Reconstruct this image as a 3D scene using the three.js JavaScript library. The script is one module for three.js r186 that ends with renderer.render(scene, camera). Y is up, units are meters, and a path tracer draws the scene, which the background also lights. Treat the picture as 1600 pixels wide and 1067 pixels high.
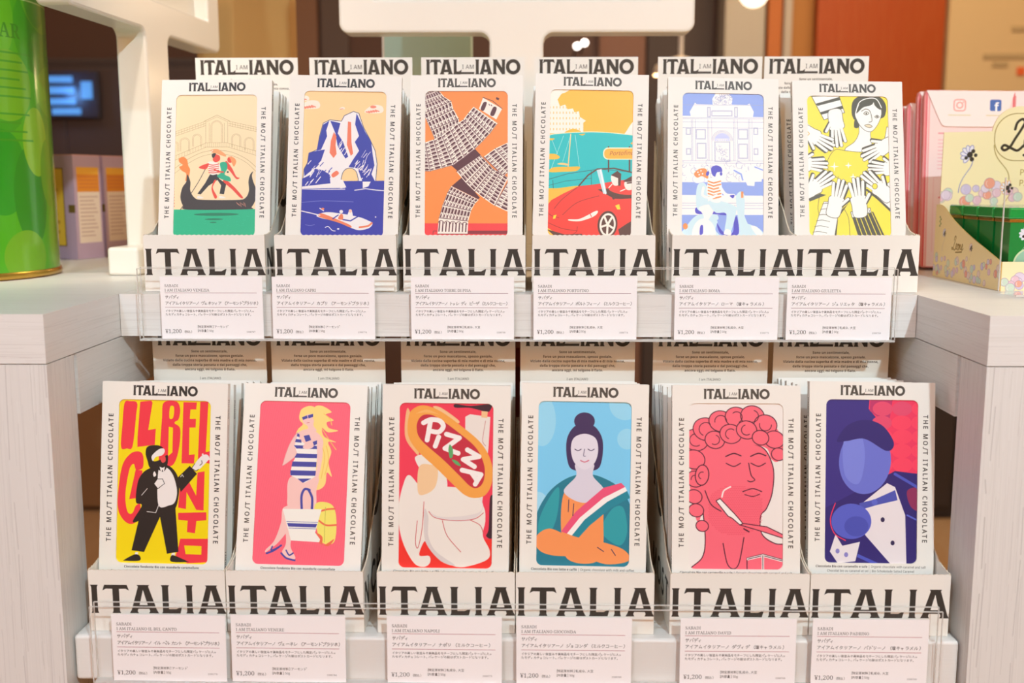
import * as THREE from 'three';
import { RoundedBoxGeometry } from 'three/addons/geometries/RoundedBoxGeometry.js';
import { mergeGeometries } from 'three/addons/utils/BufferGeometryUtils.js';
import { RectAreaLightUniformsLib } from 'three/addons/lights/RectAreaLightUniformsLib.js';

// ---------------------------------------------------------------- camera, light, exposure
// world: y = 0 is the top of the white counter, z = 0 the front face of its recessed middle, x = 0 its centre line
const scene = new THREE.Scene();
scene.background = new THREE.Color(0x000000);
const camera = new THREE.PerspectiveCamera(2 * Math.atan(533.5 / 1661) * 180 / Math.PI, 1600 / 1067, 0.02, 30);
camera.position.set(0.0125, 0.0972, 0.9346);
camera.rotation.order = 'YXZ';
camera.rotation.set(-0.1478, 0.017, -0.0004);
camera.focus = 0.93;
camera.userData.fStop = 5.2;
scene.add(camera);
const renderer = new THREE.WebGLRenderer();
renderer.toneMapping = THREE.LinearToneMapping;
renderer.toneMappingExposure = 0.56;
renderer.shadowMap.enabled = true;
RectAreaLightUniformsLib.init();

const CEIL = 1.62, FLOOR = -0.9;
// ceiling panels: [name, x, z, width, depth, colour, intensity, label]
const PANELS = [
  ['ceiling_panel_light', -1.15, 1.75, 1.2, 0.9, 0xa4d2ff, 7.4, 'cool white ceiling panel above the aisle, left of the viewer'],
  ['ceiling_panel_light', 0.95, 1.45, 1.2, 0.9, 0xc8ecff, 3.2, 'cool white ceiling panel above the aisle, right of the viewer'],
  ['ceiling_panel_light', -1.3, -1.5, 1.1, 0.6, 0xffd9b0, 6.5, 'warm ceiling panel over the dark panelling at the back'],
  ['ceiling_panel_light', 1.25, -1.5, 1.1, 0.6, 0xffe4bc, 27.0, 'warm ceiling panel over the orange wood panel at the back'],
];
// unseen warm fill panel, added behind the viewer to reach under the shelf: [x, y, z, width, height, colour, intensity]
const WARM_FILL = [0, 0.85, 3.44, 5.4, 1.35, 0xffad58, 3.0];
// track spots: [x, y, z, target x, y, z, colour, candela, cone, label]
const SPOTS = [
  [0.72, 1.4, 2.05, 0.26, 0.02, 0, 0xd0ecf8, 20.5, 0.6, 'track spotlight aimed at the packs, nearest the right wall'],
  [-0.66, 1.4, 2.0, -0.1, -0.02, 0, 0xccecfc, 6.6, 0.6, 'track spotlight aimed at the packs, nearest the left wall'],
  [-0.2, 1.42, 0.6, -0.62, 0.03, -0.42, 0xffeedd, 5.0, 0.3, 'track spotlight aimed at the lilac cartons beside the green tin'],
];

// ---------------------------------------------------------------- helpers
let seed = 7;
const rnd = () => { seed = (Math.imul(seed, 1664525) + 1013904223) >>> 0; return seed / 4294967296; };
const between = (a, b) => a + (b - a) * rnd();
const taken = new Map();
const numbered = (n) => { const k = taken.get(n) || 0; taken.set(n, k + 1); return k ? n + '_' + String(k).padStart(3, '0') : n; };
function tag(o, label, category, group, kind) {
  o.userData.label = label; if (category) o.userData.category = category;
  if (group) o.userData.group = group; if (kind) o.userData.kind = kind;
  return o;
}
function thing(name, label, category, [x, y, z] = [0, 0, 0], turn = 0, group) {
  const o = new THREE.Group(); o.name = numbered(name); scene.add(o);
  o.position.set(x, y, z); o.rotation.y = turn;
  return tag(o, label, category, group);
}
function part(name, geometry, material, parent, pos, rot) {
  const m = new THREE.Mesh(geometry, material);
  m.name = parent === scene ? numbered(name) : name;
  m.castShadow = m.receiveShadow = true;
  if (pos) m.position.set(...pos);
  if (rot) m.rotation.set(...rot);
  parent.add(m);
  return m;
}
const struct = (name, g, m, pos, parent = scene) => { const o = part(name, g, m, parent, pos); o.userData.kind = 'structure'; return o; };
const box = (w, h, d, r = 0) => (r ? new RoundedBoxGeometry(w, h, d, 2, r) : new THREE.BoxGeometry(w, h, d));
const std = (color, roughness = 0.6, more = {}) => new THREE.MeshStandardMaterial({ color, roughness, ...more });
const phys = (color, roughness, more = {}) => new THREE.MeshPhysicalMaterial({ color, roughness, ...more });
// box whose uv are metres on every face
function boxUV(w, h, d, turnTop = false) {
  const g = new THREE.BoxGeometry(w, h, d), p = g.attributes.position, n = g.attributes.normal, uv = g.attributes.uv;
  for (let i = 0; i < p.count; i++) {
    const x = p.getX(i), y = p.getY(i), z = p.getZ(i);
    if (Math.abs(n.getX(i)) > 0.5) uv.setXY(i, z, y); else if (Math.abs(n.getY(i)) > 0.5) turnTop ? uv.setXY(i, z, x) : uv.setXY(i, x, z); else uv.setXY(i, x, y);
  }
  return g;
}
function canvas(w, h, draw) {
  const c = document.createElement('canvas'); c.width = w; c.height = h;
  const k = c.getContext('2d'); draw(k, w, h); return c;
}
function canvasTexture(w, h, draw) {
  const t = new THREE.CanvasTexture(canvas(w, h, draw)); t.colorSpace = THREE.SRGBColorSpace; t.magFilter = THREE.LinearFilter; return t;
}
function roundRect(s, x0, y0, x1, y1, r) {
  s.moveTo(x0 + r, y0); s.lineTo(x1 - r, y0); s.absarc(x1 - r, y0 + r, r, -Math.PI / 2, 0);
  s.lineTo(x1, y1 - r); s.absarc(x1 - r, y1 - r, r, 0, Math.PI / 2);
  s.lineTo(x0 + r, y1); s.absarc(x0 + r, y1 - r, r, Math.PI / 2, Math.PI);
  s.lineTo(x0, y0 + r); s.absarc(x0 + r, y0 + r, r, Math.PI, Math.PI * 1.5);
  return s;
}
// shape -> slab with uv in metres (x, y of the shape)
const slab = (shape, depth, bevel = 0) => new THREE.ExtrudeGeometry(shape, { depth, bevelEnabled: bevel > 0, bevelSize: bevel, bevelThickness: bevel, bevelSegments: 2, curveSegments: 10 });
// a print that covers x0..x0+w, y0..y0+h (metres) of a slab's uv
function printOn(tex, x0, y0, w, h, roughness = 0.55, more = {}) {
  tex.wrapS = tex.wrapT = THREE.ClampToEdgeWrapping;
  tex.repeat.set(1 / w, 1 / h); tex.offset.set(-x0 / w, -y0 / h);
  return std(0xffffff, roughness, { map: tex, ...more });
}

// ---------------------------------------------------------------- drawing on canvases
function trace(k, p, smooth, closed) {
  const n = p.length / 2, at = (i) => (closed ? (i + n) % n : Math.max(0, Math.min(n - 1, i)));
  k.beginPath(); k.moveTo(p[0], p[1]);
  for (let i = 0; i < (closed ? n : n - 1); i++) {
    const a = at(i - 1) * 2, b = at(i) * 2, c = at(i + 1) * 2, d = at(i + 2) * 2;
    if (smooth) k.bezierCurveTo(p[b] + (p[c] - p[a]) / 6, p[b + 1] + (p[c + 1] - p[a + 1]) / 6, p[c] - (p[d] - p[b]) / 6, p[c + 1] - (p[d + 1] - p[b + 1]) / 6, p[c], p[c + 1]);
    else k.lineTo(p[c], p[c + 1]);
  }
  if (closed) k.closePath();
}
class Pen {
  constructor(k) { this.k = k; }
  F(color, p, smooth = false, line, lw = 2) { trace(this.k, p, smooth, true); this.k.fillStyle = color; this.k.fill(); if (line) { this.k.strokeStyle = line; this.k.lineWidth = lw; this.k.stroke(); } }
  C(color, p, line, lw) { this.F(color, p, true, line, lw); }
  L(color, lw, p, smooth = false) { trace(this.k, p, smooth, false); this.k.strokeStyle = color; this.k.lineWidth = lw; this.k.stroke(); }
  K(color, lw, p) { this.L(color, lw, p, true); }
  E(color, x, y, rx, ry = rx, rot = 0, line, lw = 2) { const k = this.k; k.beginPath(); k.ellipse(x, y, rx, ry, rot, 0, 7); if (color) { k.fillStyle = color; k.fill(); } if (line) { k.strokeStyle = line; k.lineWidth = lw; k.stroke(); } }
  R(color, x, y, w, h) { this.k.fillStyle = color; this.k.fillRect(x, y, w, h); }
  A(color, lw, x, y, r, a, b) { const k = this.k; k.beginPath(); k.arc(x, y, r, a, b); k.strokeStyle = color; k.lineWidth = lw; k.stroke(); }
}
// letters with flared stems: unit cap height, y down; width first, then outlines
const GLYPH = {
  I: [0.27, [0, 0, .27, 0, .235, .08, .235, .92, .27, 1, 0, 1, .035, .92, .035, .08]],
  T: [0.92, [.07, 0, .85, 0, .92, .2, .8, .135, .575, .14, .575, .92, .61, 1, .31, 1, .345, .92, .345, .14, .12, .135, 0, .2]],
  A: [1.0, [.28, 0, .7, 0, .67, .06, .93, .88, 1, 1, .66, 1, .7, .92, .67, .84, .3, .84, .27, .92, .31, 1, 0, 1, .07, .88, .32, .06], [.485, .17, .625, .71, .345, .71]],
  L: [0.7, [0, 0, .28, 0, .245, .08, .245, .85, .5, .85, .7, .74, .63, 1, 0, 1, .035, .92, .035, .08]],
  N: [0.9, [0, 0, .27, 0, .69, .64, .69, .08, .65, 0, .9, 0, .87, .08, .87, 1, .68, 1, .21, .31, .21, .92, .25, 1, 0, 1, .035, .92, .035, .08]],
  H: [0.9, [0, 0, .27, 0, .235, .08, .235, .42, .665, .42, .665, .08, .63, 0, .9, 0, .865, .08, .865, .92, .9, 1, .63, 1, .665, .92, .665, .57, .235, .57, .235, .92, .27, 1, 0, 1, .035, .92, .035, .08]],
  M: [1.15, [0, 1, .1, 0, .32, 0, .575, .62, .83, 0, 1.05, 0, 1.15, 1, .9, 1, .87, .38, .62, 1, .53, 1, .28, .38, .25, 1]],
  E: [0.62, [0, 0, .6, 0, .57, .2, .48, .14, .235, .14, .235, .42, .5, .42, .5, .56, .235, .56, .235, .86, .5, .86, .62, .78, .6, 1, 0, 1, .035, .92, .035, .08]],
};
function glyph(k, c, x, y, h, sx = 1, bold = 0) {
  if (c === ' ') return 0.4 * h * sx;
  k.save(); k.translate(x, y); k.scale(h * sx, h);
  let w = 1;
  if (c === 'O' || c === 'C') {
    k.beginPath(); k.ellipse(.5, .5, .5, .52, 0, 0, 7); k.ellipse(.5, .5, .3, .36, 0, 0, 7); k.fill('evenodd');
    if (c === 'C') { k.globalCompositeOperation = 'destination-out'; k.beginPath(); k.moveTo(.5, .5); k.lineTo(1.1, .2); k.lineTo(1.1, .8); k.fill(); }
  } else if (c === 'S') {
    k.beginPath(); k.moveTo(.55, .15); k.bezierCurveTo(.3, -.06, .02, .2, .2, .4); k.bezierCurveTo(.35, .55, .6, .58, .5, .8); k.bezierCurveTo(.4, 1, .15, .92, .06, .82);
    k.lineWidth = .17; k.strokeStyle = k.fillStyle; k.stroke(); w = .62;
  } else {
    const [gw, ...outlines] = GLYPH[c]; w = gw; k.beginPath();
    for (const o of outlines) { for (let i = 0; i < o.length; i += 2) i ? k.lineTo(o[i], o[i + 1]) : k.moveTo(o[i], o[i + 1]); k.closePath(); }
    k.fill('evenodd'); if (bold) { k.lineWidth = bold; k.lineJoin = 'miter'; k.strokeStyle = k.fillStyle; k.stroke(); }
  }
  k.restore();
  return w * h * sx;
}
// the pack's word mark: ITAL with a long foot under the small I AM, then IANO
function wordMark(k, x, y, w, color) {
  k.fillStyle = color; const h = w * 0.146, s = 0.86;
  k.save(); k.translate(x, y);
  const put = (c, u, wide = s) => glyph(k, c, u * w, 0, h, wide, .05);
  put('I', .006); put('T', .046); put('A', .152, .9); put('L', .295, .8);
  k.fillRect(.3 * w, h * .86, .215 * w, h * .15);
  put('I', .53); put('A', .574, .88); put('N', .716, .96);
  k.beginPath(); k.ellipse(.928 * w, h * .5, h * .53, h * .54, 0, 0, 7); k.ellipse(.928 * w, h * .5, h * .28, h * .3, 0, 0, 7); k.fill('evenodd');
  spaced(k, 'I AM', .384 * w, h * .64, h * .42, .02);
  k.restore();
}
// text with letter spacing (fraction of the size); the long slanted S when odd is set. Returns the width
function spaced(k, text, x, y, size, gap = 0, weight = '', family = 'sans-serif', odd = false, measure = false) {
  k.font = weight + ' ' + size + 'px ' + family;
  const x0 = x;
  for (const c of text) {
    if (odd && c === 'S') {
      if (!measure) {
        k.beginPath(); k.moveTo(x + size * .62, y - size * .64); k.bezierCurveTo(x + size * .42, y - size * .82, x + size * .36, y - size * .6, x + size * .32, y - size * .36);
        k.bezierCurveTo(x + size * .26, y - size * .02, x + size * .16, y + size * .1, x, y - size * .06); k.lineWidth = size * .12; k.strokeStyle = k.fillStyle; k.stroke();
      }
      x += size * (.46 + gap); continue;
    }
    if (!measure) { k.fillText(c, x, y); if (odd) { k.lineWidth = size * .05; k.strokeStyle = k.fillStyle; k.strokeText(c, x, y); } }
    x += k.measureText(c).width + size * gap;
  }
  return x - x0;
}
const centred = (k, text, cx, y, size, weight, family) => { k.font = weight + ' ' + size + 'px ' + family; k.textAlign = 'center'; k.fillText(text, cx, y); k.textAlign = 'left'; };

// ---------------------------------------------------------------- strokes of the Japanese letters on the price cards (10 x 10 grid)
const KANA = {
  ア: [[1, 2, 9, 2, 6.5, 5], [5.2, 3.5, 5, 6, 3, 9]], イ: [[8, 1, 5, 4, 1.5, 6], [5.5, 4, 5.5, 9.5]], サ: [[1, 3.5, 9, 3.5], [3.2, 1, 3.2, 6], [7, 1, 7, 5, 4, 9.3]],
  ハ: [[3.5, 2.5, 3, 5.5, 1.2, 8.5], [6.5, 2.5, 8, 5.5, 9, 8.5]], テ: [[2.5, 2, 7.5, 2], [1, 4.5, 9, 4.5], [5.3, 4.5, 5, 7, 3, 9.3]], ム: [[4.5, 1.5, 2, 8, 8, 7.3], [6.5, 5.5, 8.8, 9]],
  タ: [[4, 1, 3, 3.5, 1, 6], [3.5, 2.7, 8.3, 2.7, 7, 6, 3, 9.3], [3.5, 4.7, 6.8, 6.5]], リ: [[3, 1.5, 3, 6], [7.2, 1.5, 7.2, 5.5, 4, 9.3]], ー: [[1, 5.3, 9, 5]], ノ: [[7.5, 1.5, 6, 5.5, 2, 9]],
  ウ: [[5, .8, 5, 2.5], [1.7, 5, 1.7, 2.7, 8.3, 2.7, 8, 6, 4, 9.3]], エ: [[2, 2.5, 8, 2.5], [5, 2.5, 5, 8], [1, 8, 9, 8]], ネ: [[5, .8, 5.5, 2], [2, 3, 8, 3, 1, 7.5], [5, 5, 5, 9.5], [6.5, 5.8, 8.8, 7.5]],
  ツ: [[1.5, 3, 2.5, 5.5], [4.5, 2.5, 5.3, 5], [8.5, 2.7, 7.5, 6, 3.5, 9.2]], モ: [[2, 2.2, 8, 2.2], [1, 5, 9, 5], [4.5, 2.2, 4.5, 8, 5, 8.7, 8.5, 8.5]], ン: [[1.8, 2.5, 3.8, 4], [2, 8.7, 5.5, 7.5, 8.7, 3.7]],
  ト: [[3.5, 1, 3.5, 9.3], [3.5, 4, 7.5, 6]], フ: [[1.5, 2.3, 8.5, 2.3, 7.5, 6, 3, 9.3]], ラ: [[2.3, 1.7, 7.7, 1.7], [1.5, 4.2, 8.5, 4.2, 7.3, 7, 3.5, 9.3]], カ: [[1.2, 3.5, 8.6, 3.5, 8.2, 8, 7, 9.2, 5.8, 8.5], [4.5, 1, 4.3, 5, 1.5, 9.2]],
  ヒ: [[2.3, 1.5, 2.3, 8, 3.2, 8.8, 8.5, 8.5], [2.3, 5, 7.8, 3.8]], レ: [[2.8, 1.5, 2.8, 8.8, 5.5, 7.5, 8.7, 4.5]], ミ: [[2.8, 1.7, 7.5, 2.9], [3, 4.5, 7, 5.5], [2.3, 7.3, 8, 9]], ル: [[3, 2, 3, 5.5, 1, 9], [6, 1.5, 6, 8.8, 9, 5.8]],
  ク: [[4, 1, 3, 3.7, 1.2, 5.8], [3.7, 2.7, 8.3, 2.7, 7, 6.3, 3, 9.3]], コ: [[1.7, 2.5, 8, 2.5, 8, 8.3], [1.5, 8.3, 8, 8.3]], ホ: [[1, 3.3, 9, 3.3], [5, 1, 5, 9.2, 3.8, 8.5], [3, 5, 1.3, 8], [7, 5, 8.7, 8]],
  ロ: [[2, 2.5, 8, 2.5, 8, 8.3, 2, 8.3, 2, 2.5]], マ: [[1.2, 2.5, 8.8, 2.5, 5, 6.3], [3.8, 5.2, 6.2, 8.3]], シ: [[2.2, 2, 4, 3], [1.6, 4.3, 3.5, 5.3], [1.8, 8.8, 5.5, 7.5, 8.7, 3.5]], ユ: [[2.2, 3, 7.3, 3, 6.8, 8], [1, 8, 9, 8]],
  ヨ: [[2, 2, 8, 2, 8, 8.5, 2, 8.5], [2.2, 5.2, 8, 5.2]], ナ: [[1, 3.5, 9, 3.5], [5.3, 1, 5.2, 5.5, 2.5, 9.3]], ヘ: [[1, 6.3, 3.7, 3.3, 9, 8]], キ: [[2, 3.3, 8, 2.7], [1.2, 6, 8.8, 5.3], [4.3, 1, 5.8, 9.3]],
  ヤ: [[1, 4.3, 8.8, 3, 6.8, 5.8], [3.5, 1.5, 5.5, 9.3]], メ: [[7.5, 1.3, 5.5, 5.5, 1.5, 9], [3, 3.3, 7.7, 8]], チ: [[7, 1.3, 2.5, 2.3], [1, 4.7, 9, 4.7], [5.2, 2.2, 5, 6.5, 2.8, 9.3]], ス: [[1.8, 2.3, 7.7, 2.3, 5, 6.5, 1.3, 9], [5.2, 6, 8.5, 9]],
  ケ: [[3.3, 1, 2.5, 4, 1, 6], [2.8, 3.3, 9, 3.3], [6.3, 3.3, 6, 6.5, 3.5, 9.3]], オ: [[1, 3.3, 9, 3.3], [6, 1, 6, 9, 4.8, 8.5], [6, 3.5, 1.3, 8]],
  の: [[5, 2.5, 4, 7.5, 2.3, 7.5, 1.7, 5.5, 3, 3, 6, 2.3, 8.5, 4.3, 8.3, 7, 6, 8.8]], し: [[3.2, 1.5, 3, 7, 4.3, 8.8, 6.5, 8.3, 8.3, 6]], い: [[2, 2.5, 2.3, 6.5, 3.5, 8.3, 4.3, 7], [7, 3, 8.5, 6.3]],
  み: [[2.5, 2, 5.5, 2, 3, 7.8, 1.7, 7.5, 2, 6, 5, 6, 8.7, 7.5], [7.5, 4.3, 7, 7, 5.5, 9]], や: [[1, 5, 7, 3, 8.5, 4.3, 6.5, 6], [5, 1.3, 6, 3], [3, 2.5, 5.5, 9.3]], を: [[2, 2.7, 7.5, 2.5], [5, 1, 2, 6, 4.3, 5, 5.3, 7], [8.5, 4.5, 4.3, 6.5, 4.5, 8.8, 8, 8.8]],
  に: [[2.3, 2, 2, 6, 2.5, 8.8], [4.7, 3.3, 8, 3], [4.5, 6.5, 5.3, 8.3, 8.5, 8]], た: [[1, 3, 6, 2.7], [4, 1, 1.7, 8.7], [5.5, 5, 8.5, 4.8], [5.3, 7, 6.3, 8.7, 9, 8.3]], は: [[2.2, 2, 1.8, 6, 2.4, 8.8], [4.3, 3.7, 9, 3.5], [6.8, 1.5, 6.8, 7.5, 5.3, 8.7, 4.3, 7.5, 6, 6.7, 9, 8.3]],
  な: [[1, 3, 5.3, 2.7], [3.5, 1, 1.5, 6], [7, 2.5, 8.7, 3.8], [6.3, 4.5, 6.5, 8, 4.8, 8.8, 4, 7.6, 6, 7, 8.5, 8.7]], り: [[2.8, 2, 2.7, 5.5], [6.8, 1.7, 7.2, 5.5, 4.5, 9.2]], ま: [[2, 2.7, 8, 2.7], [2.3, 5, 7.7, 5], [5, 1, 5, 7.6, 3.5, 8.7, 2.3, 7.7, 4, 6.8, 8, 8.5]],
  す: [[1, 3, 9, 2.8], [5.3, 1, 5.3, 5.5, 4, 6, 3.8, 4.7, 5.3, 4.5, 5.3, 7, 3.5, 9.2]],
  美: [[3, .8, 3.8, 2], [7, .8, 6.2, 2], [1.5, 2.5, 8.5, 2.5], [2.2, 4, 7.8, 4], [1, 5.6, 9, 5.6], [5, 2.5, 5, 5.6], [1.3, 7, 8.7, 7], [5, 5.6, 4.5, 7.5, 1.5, 9.5], [5.2, 7, 8.7, 9.5]],
  街: [[2.5, 1, 1, 3], [2.7, 3.3, 1, 5.5], [2, 4.5, 2, 9.4], [3.5, 2.8, 6.3, 2.8], [4.9, 1.2, 4.9, 4.6], [3.3, 4.6, 6.5, 4.6], [3.6, 6.5, 6.3, 6.5], [4.9, 5.2, 4.9, 8.6], [3.3, 8.6, 6.6, 8.3], [7, 2.2, 9, 2.2], [6.8, 4.5, 9.4, 4.5], [8.2, 4.5, 8.2, 9, 7.4, 8.6]],
  並: [[3, 1, 3.7, 2.4], [7, 1, 6.3, 2.4], [1.2, 3, 8.8, 3], [4, 3, 4, 9], [6, 3, 6, 9], [1.8, 4.7, 2.8, 7.3], [8.2, 4.7, 7.2, 7.3], [.8, 9, 9.2, 9]],
  術: [[2.5, 1, 1, 3], [2.7, 3.3, 1, 5.5], [2, 4.5, 2, 9.4], [3.3, 3.7, 6.5, 3.7], [4.9, 1.3, 4.9, 9.2], [4.7, 4, 3.2, 7], [5.2, 4, 6.5, 7], [7, 2.2, 9, 2.2], [6.8, 4.5, 9.4, 4.5], [8.2, 4.5, 8.2, 9, 7.4, 8.6]],
  品: [[3, 1, 7, 1, 7, 4, 3, 4, 3, 1], [1, 5.5, 4.3, 5.5, 4.3, 9, 1, 9, 1, 5.5], [5.7, 5.5, 9, 5.5, 9, 9, 5.7, 9, 5.7, 5.5]],
  限: [[1.2, 9.4, 1.2, 1.2, 3.6, 1.2, 2.6, 4, 3.8, 5.6, 2.4, 6.6], [5, 1.2, 8.5, 1.2, 8.5, 4.8, 5, 4.8], [5, 3, 8.5, 3], [5, 1.2, 5, 9, 7, 8], [6.3, 5, 9.3, 9.2], [8.8, 5.7, 7.3, 6.8]],
  定: [[5, .6, 5, 1.8], [1.2, 3.5, 1.2, 2, 8.8, 2, 8.8, 3.5], [2.5, 4.3, 7.5, 4.3], [5, 4.3, 5, 8.7], [5, 6.3, 8, 6.3], [3, 5.7, 1, 9.3], [2.5, 7.5, 5, 9, 9.2, 9]],
  入: [[4, 1.3, 5.2, 1.6, 4.5, 5, 1, 9.2], [5, 3, 6.5, 6.5, 9.2, 9]], 絵: [[3, .8, 1, 3, 3, 4], [4, 2.2, 1.2, 5.5, 4, 5.3], [2.6, 5.5, 2.6, 9.4], [1.2, 6.8, 1, 8.6], [4, 6.6, 4.4, 8], [7, 1, 4.6, 4], [7, 1, 9.4, 4], [5.6, 4.4, 8.4, 4.4], [5, 6, 9, 6], [6.6, 6, 5.4, 8.8, 8.8, 8.5]],
  税: [[3.8, 1, 1.2, 1.9], [.8, 3.5, 4.4, 3.5], [2.6, 1.6, 2.6, 9.4], [2.5, 4.2, .9, 7], [5.6, 1, 6.3, 2.2], [8.6, 1, 7.9, 2.2], [5.3, 2.8, 9, 2.8, 9, 5.2, 5.3, 5.2, 5.3, 2.8], [6.5, 5.2, 6, 8, 4.6, 9.3], [7.7, 5.2, 7.7, 9, 9.4, 8.8]],
  込: [[1.3, 1.3, 2.6, 2.6], [1, 4.4, 2.6, 4.4, 2.6, 7.6, 1, 9.2], [2.6, 7.6, 4.5, 9.2, 9.3, 9], [5.3, 1.4, 6.4, 1.7, 5.7, 4.5, 3.8, 7.4], [6.2, 3, 7.3, 5.6, 9.2, 7.4]],
  特: [[2, 1.3, 1, 4], [1.2, 3.2, 4.4, 3.2], [2.8, .8, 2.8, 9.4], [.9, 6.5, 4.5, 5.5], [5.3, 2.3, 9, 2.3], [7.1, .8, 7.1, 4], [4.8, 4.1, 9.4, 4.1], [4.8, 6, 9.4, 6], [8, 4.5, 8, 9, 7, 8.7], [5.8, 6.8, 6.6, 8.1]],
  原: [[1.5, 1.5, 9, 1.5], [2.2, 1.5, 2, 6, 1, 9.2], [4, 3, 8, 3, 8, 6, 4, 6, 4, 3], [4, 4.5, 8, 4.5], [6, 6, 6, 9.2, 5, 8.8], [4.2, 7.2, 3.2, 8.8], [7.8, 7.2, 8.8, 8.8]],
  材: [[.8, 3, 4.7, 3], [2.8, .8, 2.8, 9.4], [2.7, 3.5, .8, 6.8], [3, 4.2, 4.4, 5.8], [5, 3, 9.4, 3], [7.8, .8, 7.8, 9, 6.7, 8.6], [7.6, 3.4, 5, 7.6]], 料: [[.8, 4.2, 4.7, 4.2], [2.8, .8, 2.8, 9.4], [1.2, 1.6, 1.8, 3.2], [4.4, 1.6, 3.8, 3.2], [2.7, 4.6, .8, 7.6], [3, 5, 4.6, 6.6], [6, 1.8, 7, 3], [5.6, 4, 6.6, 5.2], [5, 7, 9.4, 6], [8.2, .8, 8.2, 9.4]],
  内: [[1.5, 9.3, 1.5, 2.8, 8.5, 2.8, 8.5, 9, 7.5, 8.8], [5, .8, 5, 4, 2.8, 7.5], [5, 4, 7.2, 7]], 容: [[5, .5, 5, 1.6], [1.2, 3, 1.2, 1.8, 8.8, 1.8, 8.8, 3], [3.6, 2.8, 1.8, 4.6], [6.4, 2.8, 8.2, 4.6], [5, 3.6, 1, 7], [5, 3.6, 9, 7], [3, 6.6, 7, 6.6, 7, 9.3, 3, 9.3, 3, 6.6]],
  量: [[3, .8, 7, .8, 7, 3, 3, 3, 3, .8], [3, 1.9, 7, 1.9], [.8, 4, 9.2, 4], [2.5, 5, 7.5, 5, 7.5, 7.2, 2.5, 7.2, 2.5, 5], [2.5, 6.1, 7.5, 6.1], [5, 5, 5, 9.3], [2, 8.2, 8, 8.2], [.8, 9.4, 9.2, 9.4]],
  乳: [[5, 1, 1, 1.8], [1.2, 2.8, 1.8, 4], [2.8, 2.6, 3.2, 3.8], [4.8, 2.4, 4.2, 3.8], [1.2, 4.6, 4.6, 4.6, 3.2, 5.8, 3.2, 9, 2.2, 8.6], [.8, 7, 5.4, 6.6], [6.4, 1, 6.4, 8.6, 7, 9.2, 9.3, 9, 9.3, 7.6]], 成: [[1.8, 2.6, 9.2, 2.6], [2, 2.6, 2, 6, .9, 9.2], [2, 5, 4.6, 5, 4.4, 7.8, 3.4, 7.8], [5.6, .8, 6, 5, 7.6, 8.6, 9.2, 9, 9.3, 7.4], [8.4, 4.2, 6.6, 7.4, 4.6, 9.2], [7.4, 1, 8.4, 1.9]],
  分: [[4, 1, 3, 3.6, .8, 5.6], [6, 1, 7, 3.6, 9.2, 5.6], [2.4, 5.2, 7.4, 5.2, 7, 9, 5.6, 8.8], [4.6, 5.2, 4, 7.6, 2, 9.3]], 大: [[.9, 3.6, 9.1, 3.6], [5, .8, 4.8, 5, 1, 9.3], [5.1, 4, 6.4, 7, 9.2, 9.3]], 豆: [[1, 1.4, 9, 1.4], [2.4, 3, 7.6, 3, 7.6, 5.6, 2.4, 5.6, 2.4, 3], [3.4, 6.4, 4, 8.4], [6.6, 6.4, 6, 8.4], [.8, 9, 9.2, 9]],
  塩: [[.8, 3.6, 3.8, 3.6], [2.3, 1, 2.3, 7.6], [.7, 8.2, 3.9, 7.2], [5.4, .8, 4.2, 3.2], [5, 2, 9.3, 2], [5, 3.2, 8.6, 3.2, 8.6, 5, 5, 5, 5, 3.2], [4.8, 6.2, 8.8, 6.2, 8.8, 9, 4.8, 9, 4.8, 6.2], [6.1, 6.2, 6.1, 9], [7.5, 6.2, 7.5, 9], [4, 9.2, 9.5, 9.2]],
};
const VOICED = { バ: 'ハ', デ: 'テ', ヴ: 'ウ', ド: 'ト', ザ: 'サ', ジ: 'シ', ベ: 'ヘ', ダ: 'タ', ブ: 'フ' }, HALF = { プ: 'フ', ピ: 'ヒ', ポ: 'ホ', パ: 'ハ' }, SMALL = { ィ: 'イ', ェ: 'エ', ァ: 'ア', ォ: 'オ', ッ: 'ツ', ュ: 'ユ', ョ: 'ヨ', ャ: 'ヤ', っ: 'ツ' };
function japanese(k, text, x, y, size, lw, advance = 1, slant = 0) {
  k.strokeStyle = k.fillStyle; k.lineCap = 'round'; k.lineJoin = 'round';
  for (const c of text) {
    if (c === ' ') { x += size * .5; continue; }
    const b = VOICED[c] || HALF[c] || SMALL[c] || c, m = SMALL[c] ? .66 : 1;
    k.save(); k.transform(1, 0, -slant, 1, x, y); k.scale(size * m / 10, size * m / 10); if (m < 1) k.translate(1, 5);
    k.lineWidth = lw * 10 / size / m;
    const strokes = KANA[b] || (c === '（' ? [[7.5, .5, 5.5, 3, 5.5, 7, 7.5, 9.8]] : c === '）' ? [[2.5, .5, 4.5, 3, 4.5, 7, 2.5, 9.8]] : c === '［' ? [[8, .8, 6, .8, 6, 9.5, 8, 9.5]] : c === '］' ? [[2, .8, 4, .8, 4, 9.5, 2, 9.5]] : c === '。' ? [[1, 9, 2.4, 9, 2.4, 7.6, 1, 7.6, 1, 9]] : c === '、' ? [[1, 7.6, 2.6, 9.4]] : []);
    for (const s of strokes) { trace(k, s, false, false); k.stroke(); }
    if (VOICED[c]) { trace(k, [8.2, .2, 8.9, 1.5], false, false); k.stroke(); trace(k, [9.5, 0, 10.2, 1.3], false, false); k.stroke(); }
    if (HALF[c]) { k.beginPath(); k.arc(9.2, .9, .8, 0, 7); k.stroke(); }
    k.restore();
    x += size * advance * (/[（［］）。、]/.test(c) ? .7 : 1);
  }
}

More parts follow.
